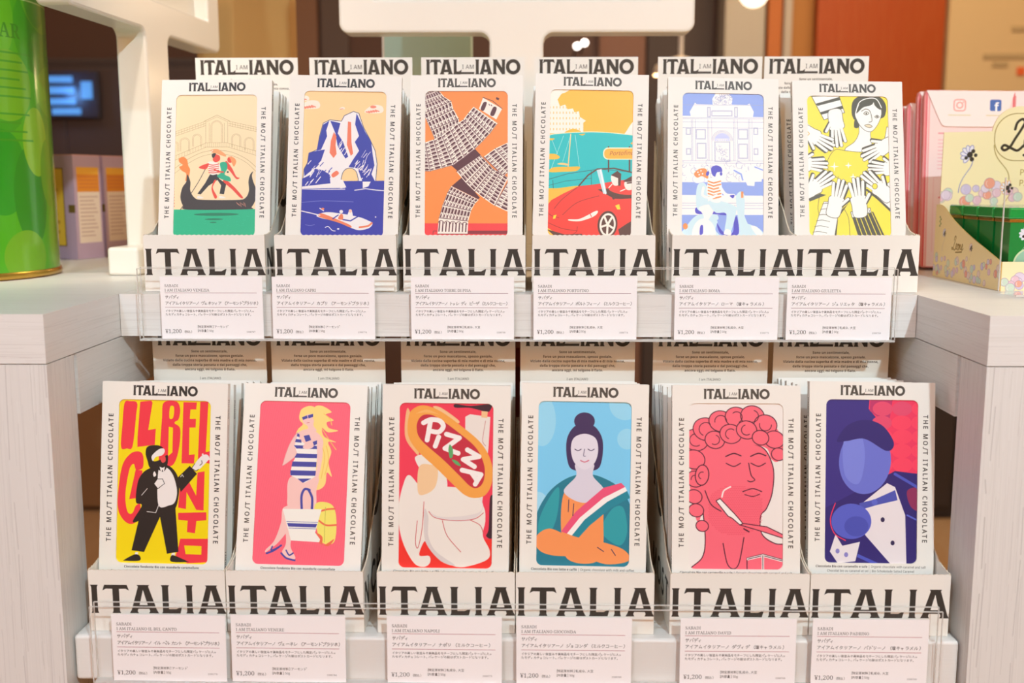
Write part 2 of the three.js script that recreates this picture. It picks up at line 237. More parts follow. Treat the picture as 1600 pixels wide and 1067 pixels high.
// ---------------------------------------------------------------- printed card and paper
const INK = '#3a3430', PAPER = '#f3eee4';
const PW = 0.1025, PH = 0.19, WIN = { x0: -0.03755, x1: 0.03755, y1: PH - 0.0145, y0: PH - 0.148 };
const FLAVOUR = {
  dark: ['Cioccolato fondente Bio con mandorle caramellate', '', 'Organic dark chocolate with Caramelized Almonds | Chocolat noir bio aux'],
  milk: ['Cioccolato Bio con latte e caffè', ' | Organic chocolate with milk and coffee', 'Chocolat bio au lait et café | Bio Schokolade Milch und Kaffee'],
  salt: ['Cioccolato Bio con caramello e sale', ' | Organic chocolate with caramel and salt', 'Chocolat bio au caramel et sel | Bio Schokolade Salted Caramel'],
};
function coverTexture(flavour, ink) {
  const S = 7000;
  return canvasTexture(Math.round(PW * S), Math.round(PH * S), (k, w, h) => {
    k.fillStyle = PAPER; k.fillRect(0, 0, w, h);
    wordMark(k, w * .245, .0031 * S, .0525 * S, ink);
    k.fillStyle = ink;
    const t = 'THE MOST ITALIAN CHOCOLATE', size = .0051 * S;
    const fit = (.1055 * S - spaced(k, t, 0, 0, size, 0, '', 'sans-serif', true, true)) / (size * t.length);
    k.save(); k.translate(.0093 * S, .1305 * S); k.rotate(-Math.PI / 2); spaced(k, t, 0, 0, size, fit, '', 'sans-serif', true); k.restore();
    k.save(); k.translate(w - .0094 * S, .0265 * S); k.rotate(Math.PI / 2); spaced(k, t, 0, 0, size, fit, '', 'sans-serif', true); k.restore();
    const [a, b, c] = FLAVOUR[flavour], s = .0025 * S;
    k.font = 'bold ' + s + 'px sans-serif'; const wa = k.measureText(a).width; k.font = s + 'px sans-serif'; const wb = k.measureText(b).width;
    const x = (w - wa - wb) / 2; k.font = 'bold ' + s + 'px sans-serif'; k.fillText(a, x, .1518 * S); k.font = s + 'px sans-serif'; k.fillText(b, x + wa, .1518 * S);
    centred(k, c, w / 2, .1553 * S, s, '', 'sans-serif');
  });
}
const spineTexture = canvasTexture(64, 1900, (k, w, h) => {
  k.fillStyle = PAPER; k.fillRect(0, 0, w, h); k.fillStyle = INK;
  k.save(); k.translate(20, 130); k.rotate(Math.PI / 2);
  k.font = 'bold 34px sans-serif'; k.fillText('ITALIANO', 0, 0); k.font = '24px sans-serif'; k.fillText('CIOCCOLATO BIO DI MODICA   THE MOST ITALIAN CHOCOLATE   50 g', 210, 0);
  k.font = 'bold 34px sans-serif'; k.fillText('I AM ITALIANO', 1250, 0);
  k.restore();
});
// display box prints
const BW = 0.110, BH = 0.051, BD = 0.165, BACK_W = 0.106, BACK_H = 0.2245;
const boxFrontTexture = canvasTexture(1100, 510, (k, w, h) => {
  k.fillStyle = PAPER; k.fillRect(0, 0, w, h); k.fillStyle = '#38322c';
  const H = 238, y = 124;
  for (const [c, a, b] of [['I', .012, .068], ['T', .1, .295], ['A', .293, .508], ['L', .53, .68], ['I', .708, .764], ['A', .795, 1.003]]) glyph(k, c, a * w, y, H, (b - a) * w / ((GLYPH[c][0]) * H));
});
const sideTexture = (right) => canvasTexture(660, 900, (k, w, h) => {
  k.fillStyle = PAPER; k.fillRect(0, 0, w, h); k.fillStyle = '#38322c';
  const s = w / BD, H = .0238 * s, y = h - .0386 * s;
  let x = right ? .006 * s : 0;
  if (right) { x += glyph(k, 'N', x, y, H) + .003 * s; x += .012 * s; k.beginPath(); k.lineWidth = .0055 * s; k.strokeStyle = '#38322c'; k.arc(x + .012 * s, y + H / 2, .0115 * s, .7, 5.6); k.stroke(); x += .03 * s; x += glyph(k, 'H', x, y, H) + .004 * s; glyph(k, 'O', x, y, H); }
  else { x = w - .032 * s; glyph(k, 'T', x, y, H); x -= .021 * s; glyph(k, 'S', x, y, H); x -= .03 * s; glyph(k, 'O', x, y, H); x -= .034 * s; glyph(k, 'M', x, y, H); }
  k.lineWidth = .007 * s; k.strokeStyle = '#38322c'; k.beginPath(); k.ellipse((right ? .075 : .09) * s, h - .105 * s, .024 * s, .027 * s, 0, .6, 5.7); k.stroke();
  glyph(k, right ? 'L' : 'T', (right ? .115 : .03) * s, h - .135 * s, .045 * s);
});
const backTexture = canvasTexture(848, 1796, (k, w, h) => {
  const S = w / BACK_W;
  k.fillStyle = PAPER; k.fillRect(0, 0, w, h);
  wordMark(k, .0048 * S, .0026 * S, .0965 * S, '#3d352b');
  const lines = ['Sono un sentimentale,', 'forse un poco mascalzone, spesso geniale.', 'Viziato dalla cucina superba di mia madre e di mia nonna,', 'dalla troppa storia passata e dai paesaggi che,', 'ancora oggi, mi tolgono il fiato.'];
  lines.forEach((t, i) => centred(k, t, w / 2, (.0237 + i * .00425) * S, .00315 * S, 'bold', 'sans-serif'));
  centred(k, 'I am ITALIANO', w / 2, .049 * S, .003 * S, '', 'sans-serif');
});
// price cards, 91 x 55 mm
const CW = 0.0905, CH = 0.055;
function cardTexture(name, kana, flavour, code, line) {
  return canvasTexture(905, 550, (k, w, h) => {
    k.fillStyle = '#fffbfb'; k.fillRect(0, 0, w, h);
    k.fillStyle = '#2d2927';
    k.font = '33px serif'; k.fillText('SABADI', 38, 92); k.fillText('I AM ITALIANO ' + name, 38, 131);
    k.fillStyle = line; k.fillRect(38, 142, 815, 4); k.fillRect(38, 269, 815, 4);
    k.fillStyle = '#4a4442'; japanese(k, 'サバディ', 40, 164, 33, 3.2, 1.02, .1);
    const t = 'アイアムイタリアーノ ' + kana + ' （' + flavour + '）', adv = Math.min(1.06, 26.5 / t.length);
    japanese(k, t, 40, 217, 33, 3.2, adv, .1);
    japanese(k, 'イタリアの美しい街並みや美術品をモチーフにした限定パッケージに入っ', 38, 291, 24, 2.2, 1.0); japanese(k, 'たモディカチョコレート。パッケージの絵はポストカードになります。', 38, 322, 24, 2.2, 1.02);
    japanese(k, '［特定原材料］' + (flavour[0] === 'ア' ? 'アーモンド' : '乳成分、大豆'), 306, 430, 25, 2.2); japanese(k, '［内容量］', 306, 466, 25, 2.2);
    k.fillStyle = '#4a4442'; k.font = '25px serif'; k.fillText('50g', 418, 488);
    k.fillStyle = '#2d2927'; k.font = '48px serif'; k.fillText('¥1,200', 30, 500); 
    k.fillStyle = '#5a5452'; japanese(k, '（税込）', 190, 476, 24, 2.2); k.font = '20px serif'; k.fillText(code, 752, 496);
  });
}

// ---------------------------------------------------------------- the twelve prints behind the pack windows
function artTexture([ax, ay, bx, by, cx, cy], draw) {
  const W = 500, H = 889;
  return canvasTexture(W, H, (k) => {
    const m = new DOMMatrix([(bx - ax) / W, (by - ay) / W, (cx - ax) / H, (cy - ay) / H, ax, ay]).inverse();
    k.setTransform(m.a, m.b, m.c, m.d, m.e, m.f); k.lineCap = 'round'; k.lineJoin = 'round';
    draw(new Pen(k), k);
  });
}
// Venice: bridge, gondola, two dancers
const artGondola = artTexture([75, 42, 617, 42, 55, 1020], (p, k) => {
  p.R('#f7dfb2', -50, -50, 900, 1200);
  const b = '#b09a63';
  for (const [x0, y0, x1, y1] of [[55, 305, 270, 228], [55, 335, 270, 258], [55, 320, 270, 243], [420, 228, 620, 275], [420, 258, 620, 305], [420, 243, 620, 290], [55, 470, 270, 378], [55, 500, 275, 405], [415, 378, 620, 440], [415, 405, 620, 470], [270, 375, 415, 375], [265, 405, 420, 405]]) p.L(b, 2, [x0, y0, x1, y1]);
  for (let i = 0; i < 12; i++) { p.L(b, 1.4, [60 + i * 18, 303 - i * 6.4, 60 + i * 18, 333 - i * 6.4]); p.L(b, 1.4, [430 + i * 17, 231 + i * 4, 430 + i * 17, 259 + i * 4]); p.L(b, 1.4, [272 + i * 12.5, 377, 272 + i * 12.5, 403]); p.L(b, 1.2, [62 + i * 18, 468 - i * 7.6, 62 + i * 18, 496 - i * 7.6]); p.L(b, 1.2, [425 + i * 17, 382 + i * 5, 425 + i * 17, 408 + i * 5]); }
  p.L(b, 3, [262, 228, 345, 186, 428, 228]); p.L(b, 2, [275, 232, 345, 198, 415, 232]); p.L(b, 2, [272, 230, 272, 375]); p.L(b, 2, [295, 240, 295, 375]); p.L(b, 2, [392, 240, 392, 375]); p.L(b, 2, [415, 230, 415, 375]);
  k.strokeStyle = b; for (const [x, y, r, h] of [[343, 262, 38, 110], [135, 372, 32, 60], [215, 345, 30, 55], [470, 345, 30, 60], [555, 372, 32, 55], [75, 385, 18, 50]]) { for (const d of [0, 7]) { k.lineWidth = 1.8; k.beginPath(); k.moveTo(x - r + d, y + h); k.lineTo(x - r + d, y); k.arc(x, y, r - d, Math.PI, 0); k.lineTo(x + r - d, y + h); k.stroke(); } }
  p.K(b, 2.5, [55, 560, 150, 490, 250, 440, 345, 428, 440, 440, 540, 490, 610, 555]); p.K(b, 2, [60, 590, 150, 520, 240, 470, 320, 450]); p.K(b, 2, [370, 450, 460, 470, 540, 515, 605, 580]);
  p.R('#12b886', -50, 827, 900, 300);
  for (let i = 0; i < 70; i++) { const x = between(60, 600), y = between(835, 1015); p.L('#1fc291', 2, [x, y, x + between(5, 18), y]); }
  p.E('#0a7d5a', 340, 861, 145, 10); p.E('#0a7d5a', 325, 894, 60, 6); p.E('#0a7d5a', 320, 915, 22, 4);
  for (let y = 665; y < 820; y += 20) p.E('#ee4b3b', 64, y, 6, 6);
  p.C('#f08a3c', [98, 482, 125, 470, 150, 490, 158, 530, 170, 560, 158, 620, 140, 632, 145, 585, 118, 565, 100, 540, 122, 525, 100, 505]);
  p.K('#3b3330', 4, [270, 552, 225, 640, 170, 730, 108, 828]);
  p.C('#3a3230', [152, 590, 172, 640, 172, 700, 200, 748, 250, 762, 480, 764, 530, 750, 552, 705, 550, 640, 560, 595, 580, 572, 572, 600, 580, 640, 600, 700, 596, 760, 570, 812, 545, 828, 160, 828, 125, 800, 108, 745, 120, 680, 145, 640]);
  for (let i = 0; i < 8; i++) p.L('#c07f68', 3, [470 + i * 8, 780 + (i % 3) * 6, 482 + i * 7, 796 + (i % 4) * 5]);
  // man
  p.F('#2e2a29', [300, 590, 345, 588, 360, 620, 290, 668, 240, 725, 218, 722, 268, 650]); p.F('#2e2a29', [330, 600, 365, 625, 405, 655, 390, 725, 362, 722, 372, 665]);
  p.C('#f4efe6', [218, 738, 235, 738, 258, 750, 220, 752]); p.C('#f4efe6', [360, 738, 378, 738, 400, 750, 362, 752]);
  p.C('#f6f0e4', [285, 512, 330, 505, 365, 530, 360, 575, 340, 590, 302, 588]); for (let i = 0; i < 5; i++) p.K('#e04836', 6, [292, 522 + i * 14, 320, 528 + i * 13, 356, 520 + i * 14]);
  p.C('#e8442f', [288, 515, 235, 535, 232, 548, 272, 555, 290, 530]); p.C('#e8442f', [330, 455, 362, 465, 362, 495, 335, 508, 318, 490]);
  p.C('#2e2a29', [312, 455, 340, 440, 330, 470, 318, 478]); p.C('#f0a266', [305, 425, 350, 420, 400, 455, 398, 470, 350, 452, 310, 440]); p.L('#f4efe6', 4, [300, 440, 318, 428]);
  // woman
  p.C('#e8442f', [405, 500, 440, 545, 470, 605, 492, 615, 470, 622, 430, 570, 398, 535]); p.C('#e8442f', [340, 630, 318, 680, 345, 740, 330, 752, 310, 690, 325, 635]); p.C('#e8442f', [405, 630, 460, 680, 512, 745, 495, 748, 440, 690, 385, 640]);
  p.C('#1fae86', [365, 515, 405, 510, 412, 550, 395, 590, 428, 610, 432, 638, 385, 628, 345, 602, 372, 575]); p.K('#e8442f', 10, [330, 560, 360, 572, 385, 575]);
  p.C('#e8442f', [415, 480, 440, 470, 452, 490, 435, 512, 415, 505]); p.C('#f39a5a', [420, 470, 455, 478, 470, 505, 455, 538, 440, 510, 432, 486]); p.E('#2e2a29', 415, 575, 7, 6);
});
// Capri: rocks with an arch, motor boat
const artRocks = artTexture([78, 62, 632, 76, 45, 1062], (p) => {
  p.R('#fcd597', -60, -60, 900, 1300);
  for (const [x, y, s] of [[120, 165, 1], [540, 200, .95], [75, 120, .6], [330, 190, .28]]) { p.C('#f9ecd8', [x - 62 * s, y + 22 * s, x - 40 * s, y - 14 * s, x, y - 32 * s, x + 50 * s, y - 26 * s, x + 66 * s, y + 6 * s, x + 40 * s, y + 26 * s]); for (let i = 0; i < 5; i++) p.K('#f0876a', 8 * s, [x - 55 * s + i * 16 * s, y + (16 - i * 3) * s, x - 30 * s + i * 16 * s, y + (22 - i * 2) * s]); }
  p.E('#f0876a', 535, 182, 20, 10);
  p.F('#f4efee', [68, 690, 52, 740, 555, 740, 548, 680, 558, 570, 545, 480, 510, 400, 470, 320, 440, 225, 405, 212, 345, 240, 325, 278, 250, 268, 205, 290, 180, 380, 165, 470, 110, 495, 100, 560, 78, 600], false, '#35406e', 4);
  const blue = '#2a35a6';
  p.F(blue, [205, 300, 245, 275, 225, 340, 230, 380, 190, 470, 160, 478, 180, 390]); p.F(blue, [110, 490, 165, 478, 215, 470, 190, 545, 140, 600, 80, 650, 78, 605, 102, 560]); p.F(blue, [252, 275, 318, 290, 300, 360, 335, 420, 368, 520, 350, 532, 300, 450, 285, 360]);
  p.F(blue, [425, 225, 445, 270, 480, 350, 520, 420, 528, 500, 540, 580, 520, 640, 440, 600, 370, 590, 400, 540, 440, 480, 412, 420, 440, 380, 415, 300]); p.F(blue, [430, 600, 520, 640, 548, 700, 470, 720, 450, 660]); p.F(blue, [60, 670, 120, 640, 150, 600, 200, 610, 245, 640, 250, 700, 60, 720]);
  for (let i = 0; i < 46; i++) { const s = i % 4, x = [110, 430, 310, 440][s] + between(-5, 90), y = [560, 480, 380, 560][s] + between(-20, 130); p.L('#f4efee', between(2.5, 6), [x, y, x + between(-34, -10), y + between(20, 50)]); }
  for (let i = 0; i < 14; i++) { const x = between(90, 240), y = between(580, 690); p.L(blue, 5, [x, y, x + 22, y - 24]); }
  p.F('#f07a55', [275, 350, 292, 380, 285, 440, 292, 500, 272, 528, 246, 492, 255, 410]); p.F('#f07a55', [368, 280, 388, 285, 390, 420, 400, 500, 385, 514, 360, 440]); p.C('#f07a55', [258, 640, 290, 615, 306, 635, 270, 660]);
  p.C('#fcd597', [330, 690, 328, 640, 350, 606, 385, 598, 415, 615, 428, 650, 425, 690], '#35406e', 4);
  p.R('#2730a8', -60, 732, 900, 500); p.F('#2730a8', [325, 685, 620, 685, 620, 760, 350, 740]); p.F('#f4efee', [462, 690, 515, 690, 500, 722, 462, 735]); p.F('#f4efee', [250, 680, 330, 675, 355, 728, 320, 735, 255, 712]);
  p.L('#f4efee', 6, [45, 735, 200, 740, 345, 740]); p.L('#f4efee', 6, [410, 748, 480, 738, 550, 748, 620, 754]); p.K('#6f78c8', 4, [55, 828, 200, 818, 400, 826]); p.K('#f4efee', 5, [215, 998, 235, 992, 260, 1018, 280, 1022]); p.K('#7f88d0', 3, [85, 978, 115, 985, 145, 978]);
  p.C('#f4efee', [160, 915, 240, 895, 420, 925, 500, 955, 525, 975, 500, 1005, 440, 1018, 390, 1005, 300, 962, 190, 935]); p.C('#ef8057', [170, 912, 200, 905, 330, 960, 380, 985, 380, 1000, 300, 966, 185, 930]); p.K('#ef8057', 12, [440, 998, 495, 990, 520, 970]);
  p.L('#2a35a6', 7, [300, 915, 265, 940]); p.L('#2a35a6', 8, [430, 925, 380, 955, 330, 945]); p.C('#ef8057', [300, 940, 315, 910, 330, 912, 330, 945]); p.C('#f4efee', [360, 935, 370, 890, 388, 882, 395, 935]); p.E('#f4efee', 320, 892, 12, 12); p.E('#f6c7b0', 380, 888, 11, 12);
  p.L('#f4efee', 7, [45, 882, 100, 895, 180, 915]); p.L('#f4efee', 6, [180, 868, 205, 885]); p.E('#ef8057', 200, 872, 10, 7); p.E('#f4efee', 300, 1008, 8, 6); p.E('#f4efee', 545, 930, 5, 5);
});
// Pisa: the tower bent into a knot
const artTower = artTexture([58, 55, 630, 55, 62, 1068], (p, k) => {
  p.R('#fb8f3c', -60, -60, 900, 1300); p.R('#f43c40', -60, 968, 900, 300); p.R('#8c1f2e', 345, 1018, 400, 22);
  const dark = '#57202c', white = '#fbf0e2';
  const band = (ax, ay, bx, by, cx, cy, dx, dy, n, arch) => {   // a-b the lower line, d-c the upper one
    p.F(white, [ax, ay, bx, by, cx, cy, dx, dy]);
    const at = (t, s) => [(ax + (bx - ax) * t) * (1 - s) + (dx + (cx - dx) * t) * s, (ay + (by - ay) * t) * (1 - s) + (dy + (cy - dy) * t) * s];
    for (let i = 0; i < n; i++) {
      const t = (i + .5) / n, h = .27 / n;
      if (arch) { p.F(dark, [...at(t - h * 1.1, .15), ...at(t + h * .2, .15), ...at(t + h * .2, .8), ...at(t - h * 1.1, .8)]); continue; }
      p.F(dark, [...at(t - h, .45), ...at(t + h, .45), ...at(t + h, .82), ...at(t, .92), ...at(t - h, .82)]);
      p.L(dark, 2.4, [...at(t - h * 1.6, .06), ...at(t - h * 1.6, .9)]); p.L(dark, 2.4, [...at(t + h * .2, .06), ...at(t + h * .2, .5)]);
      p.F(dark, [...at(t - h * .9, .05), ...at(t - h * .1, .05), ...at(t - h * .1, .3), ...at(t - h * .9, .3)]);
    }
    p.L(dark, 4.5, [ax, ay, bx, by]); p.L('#d98e62', 2.5, [dx, dy, cx, cy]);
  };
  const bands = (lines, n, arch0) => { for (let i = 0; i + 1 < lines.length; i++) { const a = lines[i], b = lines[i + 1]; band(a[0], a[1], a[2], a[3], b[2], b[3], b[0], b[1], n, arch0 && i === 0); } };
  bands([[130, 392, 295, 288], [105, 330, 292, 250], [78, 272, 255, 185], [55, 215, 240, 130], [45, 155, 195, 102], [40, 95, 150, 52], [30, 50, 110, 20]], 8);
  p.F(dark, [245, 572, 400, 455, 442, 500, 290, 612]);
  bands([[40, 612, 30, 420], [102, 612, 66, 414], [184, 590, 124, 394], [262, 568, 176, 364], [332, 515, 236, 322], [404, 458, 284, 282], [456, 405, 322, 258], [506, 350, 356, 212], [556, 282, 392, 168]], 8);
  p.F(white, [428, 182, 546, 256, 585, 182, 455, 106]); p.C(dark, [440, 185, 458, 140, 478, 136, 478, 155, 460, 195]); p.C(dark, [505, 222, 525, 172, 545, 172, 546, 190, 528, 230]); p.L(dark, 4, [455, 104, 520, 128, 585, 182]); p.F(dark, [545, 102, 566, 110, 560, 124, 542, 116]); p.L(dark, 5, [495, 150, 500, 158]); p.L(dark, 5, [510, 155, 515, 163]);
  bands([[598, 645, 462, 512], [660, 590, 540, 455], [720, 540, 622, 415]], 8);
  p.F(dark, [245, 716, 320, 650, 438, 792, 420, 812]);
  bands([[540, 848, 630, 655], [470, 800, 578, 622], [405, 750, 528, 594], [346, 694, 484, 545], [280, 614, 440, 500]].map(([a, b, c, d]) => [c, d, a, b]).reverse(), 9);
  bands([[640, 660, 540, 846], [720, 700, 628, 888]], 8);
  bands([[155, 1040, 358, 1040], [164, 930, 362, 952], [188, 842, 380, 882], [220, 758, 406, 832], [245, 712, 432, 806]], 9, true);
  for (let i = 0; i < 5; i++) p.A(dark, 4, 178 + i * 40, 965 + i * 3, 17, Math.PI, 0); p.L('#a02a35', 5, [125, 1040, 128, 1020, 150, 1020]);
});
// Portofino: harbour, sail boat, red open car
const artCar = artTexture([98, 48, 652, 58, 80, 1026], (p, k) => {
  p.R('#fdc33a', -60, -60, 900, 1200);
  p.C('#fff6e6', [60, 100, 95, 60, 140, 48, 190, 60, 230, 55, 200, 75, 175, 85, 150, 118, 120, 125]); p.L('#fff6e6', 8, [150, 115, 165, 90]);
  p.F('#fff6e6', [60, 110, 150, 120, 165, 165, 200, 155, 215, 185, 250, 180, 260, 205, 290, 198, 295, 235, 335, 262, 318, 275, 318, 345, 60, 345]);
  for (let i = 0; i < 50; i++) { const x = 100 + (i % 10) * 21, y = 165 + Math.floor(i / 10) * 36; if (y > 100 + (x - 100) * .55) p.R('#fbd27a', x, y, 6, 15); }
  p.C('#fff6e6', [660, 262, 635, 275, 605, 320, 585, 365, 670, 370]);
  p.C('#fdc33a', [200, 335, 250, 315, 300, 330, 290, 348, 200, 352]);
  p.F('#0fc5c6', [60, 372, 110, 352, 220, 342, 370, 336, 500, 342, 660, 358, 660, 720, 60, 730]); p.K('#fff2cf', 5, [60, 372, 120, 350, 220, 341, 370, 335, 500, 341, 655, 358]);
  p.C('#fdc33a', [100, 600, 120, 570, 230, 565, 295, 565, 275, 592, 190, 598]); p.C('#f7d489', [150, 548, 180, 538, 225, 548, 215, 556]); p.L('#fbd98c', 7, [236, 350, 220, 562]); for (const [x0, y0, x1, y1] of [[236, 355, 185, 530], [190, 360, 110, 575], [265, 355, 293, 562], [115, 390, 150, 480]]) p.L('#bdeeea', 2.5, [x0, y0, x1, y1]);
  p.C('#fdc33a', [60, 485, 130, 480, 165, 500, 140, 516, 60, 512]); p.C('#fdc33a', [70, 380, 130, 378, 110, 390]); p.C('#fdc33a', [625, 412, 655, 395, 655, 418]); p.C('#fdc33a', [290, 352, 330, 346, 315, 358]);
  p.R('#5d3527', 478, 430, 9, 170); p.R('#5d3527', 614, 430, 10, 170);
  k.beginPath(); k.roundRect(447, 438, 260, 80, 34); k.fillStyle = '#fff2cf'; k.fill(); k.beginPath(); k.roundRect(455, 446, 250, 66, 28); k.fillStyle = '#fdbb35'; k.fill();
  k.save(); k.fillStyle = '#b54a24'; k.transform(1, -.02, -.25, 1, 486, 490); k.font = '38px sans-serif'; k.fillText('Portofino', 0, 0); k.restore();
  p.L('#2b6b6b', 4, [85, 650, 220, 610, 420, 580]); p.L('#2b6b6b', 3, [85, 690, 200, 660, 370, 640]); p.L('#2b6b6b', 4, [120, 655, 125, 730]); p.L('#2b6b6b', 4, [370, 590, 372, 690]); p.L('#2b6b6b', 3, [420, 580, 640, 600]);
  p.C('#fdc33a', [60, 720, 160, 705, 300, 690, 330, 720, 60, 830]);
  p.F('#f63c2c', [80, 825, 110, 785, 190, 740, 290, 692, 400, 680, 520, 660, 660, 640, 660, 1050, 200, 1040, 80, 960]);
  p.F('#5d3527', [412, 714, 500, 706, 660, 740, 660, 780, 520, 775]); p.F('#5d3527', [560, 1040, 530, 900, 660, 880, 660, 1060]); p.F('#f63c2c', [520, 780, 660, 770, 660, 905, 600, 940, 540, 980]);
  p.L('#5d3527', 9, [290, 690, 350, 620, 410, 580, 520, 575, 660, 608]); p.L('#5d3527', 16, [515, 772, 570, 690, 650, 622]);
  p.F('#ccecf0', [405, 585, 438, 580, 472, 742, 448, 742]); p.L('#ffffff', 8, [430, 586, 462, 742]);
  p.C('#f63c2c', [490, 720, 495, 690, 545, 660, 640, 690, 645, 745, 560, 745]); p.C('#fff3e4', [502, 620, 545, 618, 548, 680, 520, 688, 502, 660]); p.F('#5d3527', [498, 620, 540, 592, 565, 612, 560, 690, 545, 690, 545, 640]); p.C('#fff3e4', [585, 670, 635, 655, 638, 710, 600, 715]); p.F('#5d3527', [575, 660, 660, 610, 660, 660, 600, 665]); p.L('#5d3527', 9, [605, 672, 640, 668]); p.L('#fff3e4', 7, [485, 702, 505, 680]); p.L('#fff3e4', 7, [560, 725, 590, 712]);
  for (const c of [[130, 840, 180, 780, 280, 700], [185, 880, 280, 800, 420, 756], [85, 930, 180, 970, 280, 985], [280, 958, 275, 990, 250, 1010], [85, 860, 110, 885, 160, 900]]) p.K('#b3261f', 4, c);
  p.C('#fff6e6', [225, 910, 300, 905, 400, 855, 412, 868, 380, 895, 300, 922, 232, 920]); p.L('#f63c2c', 5, [362, 872, 372, 892]);
  p.F('#fde02f', [525, 820, 552, 810, 560, 845, 540, 845]); p.F('#fde02f', [125, 884, 145, 880, 138, 905, 122, 908]);
  p.F('#5d3527', [80, 975, 200, 1010, 310, 1005, 320, 1060, 180, 1060]); p.C('#fdc33a', [70, 980, 100, 1000, 150, 1035, 70, 1060]);
  p.E('#5d3527', 476, 945, 64, 90, .1); p.E('#fff6e6', 477, 945, 52, 76, .1); p.E('#5d3527', 477, 945, 40, 62, .1); for (let i = 0; i < 5; i++) { const a = i * 1.257 + .4; p.L('#fff6e6', 14, [477, 945, 477 + Math.cos(a) * 38, 945 + Math.sin(a) * 58]); }
});
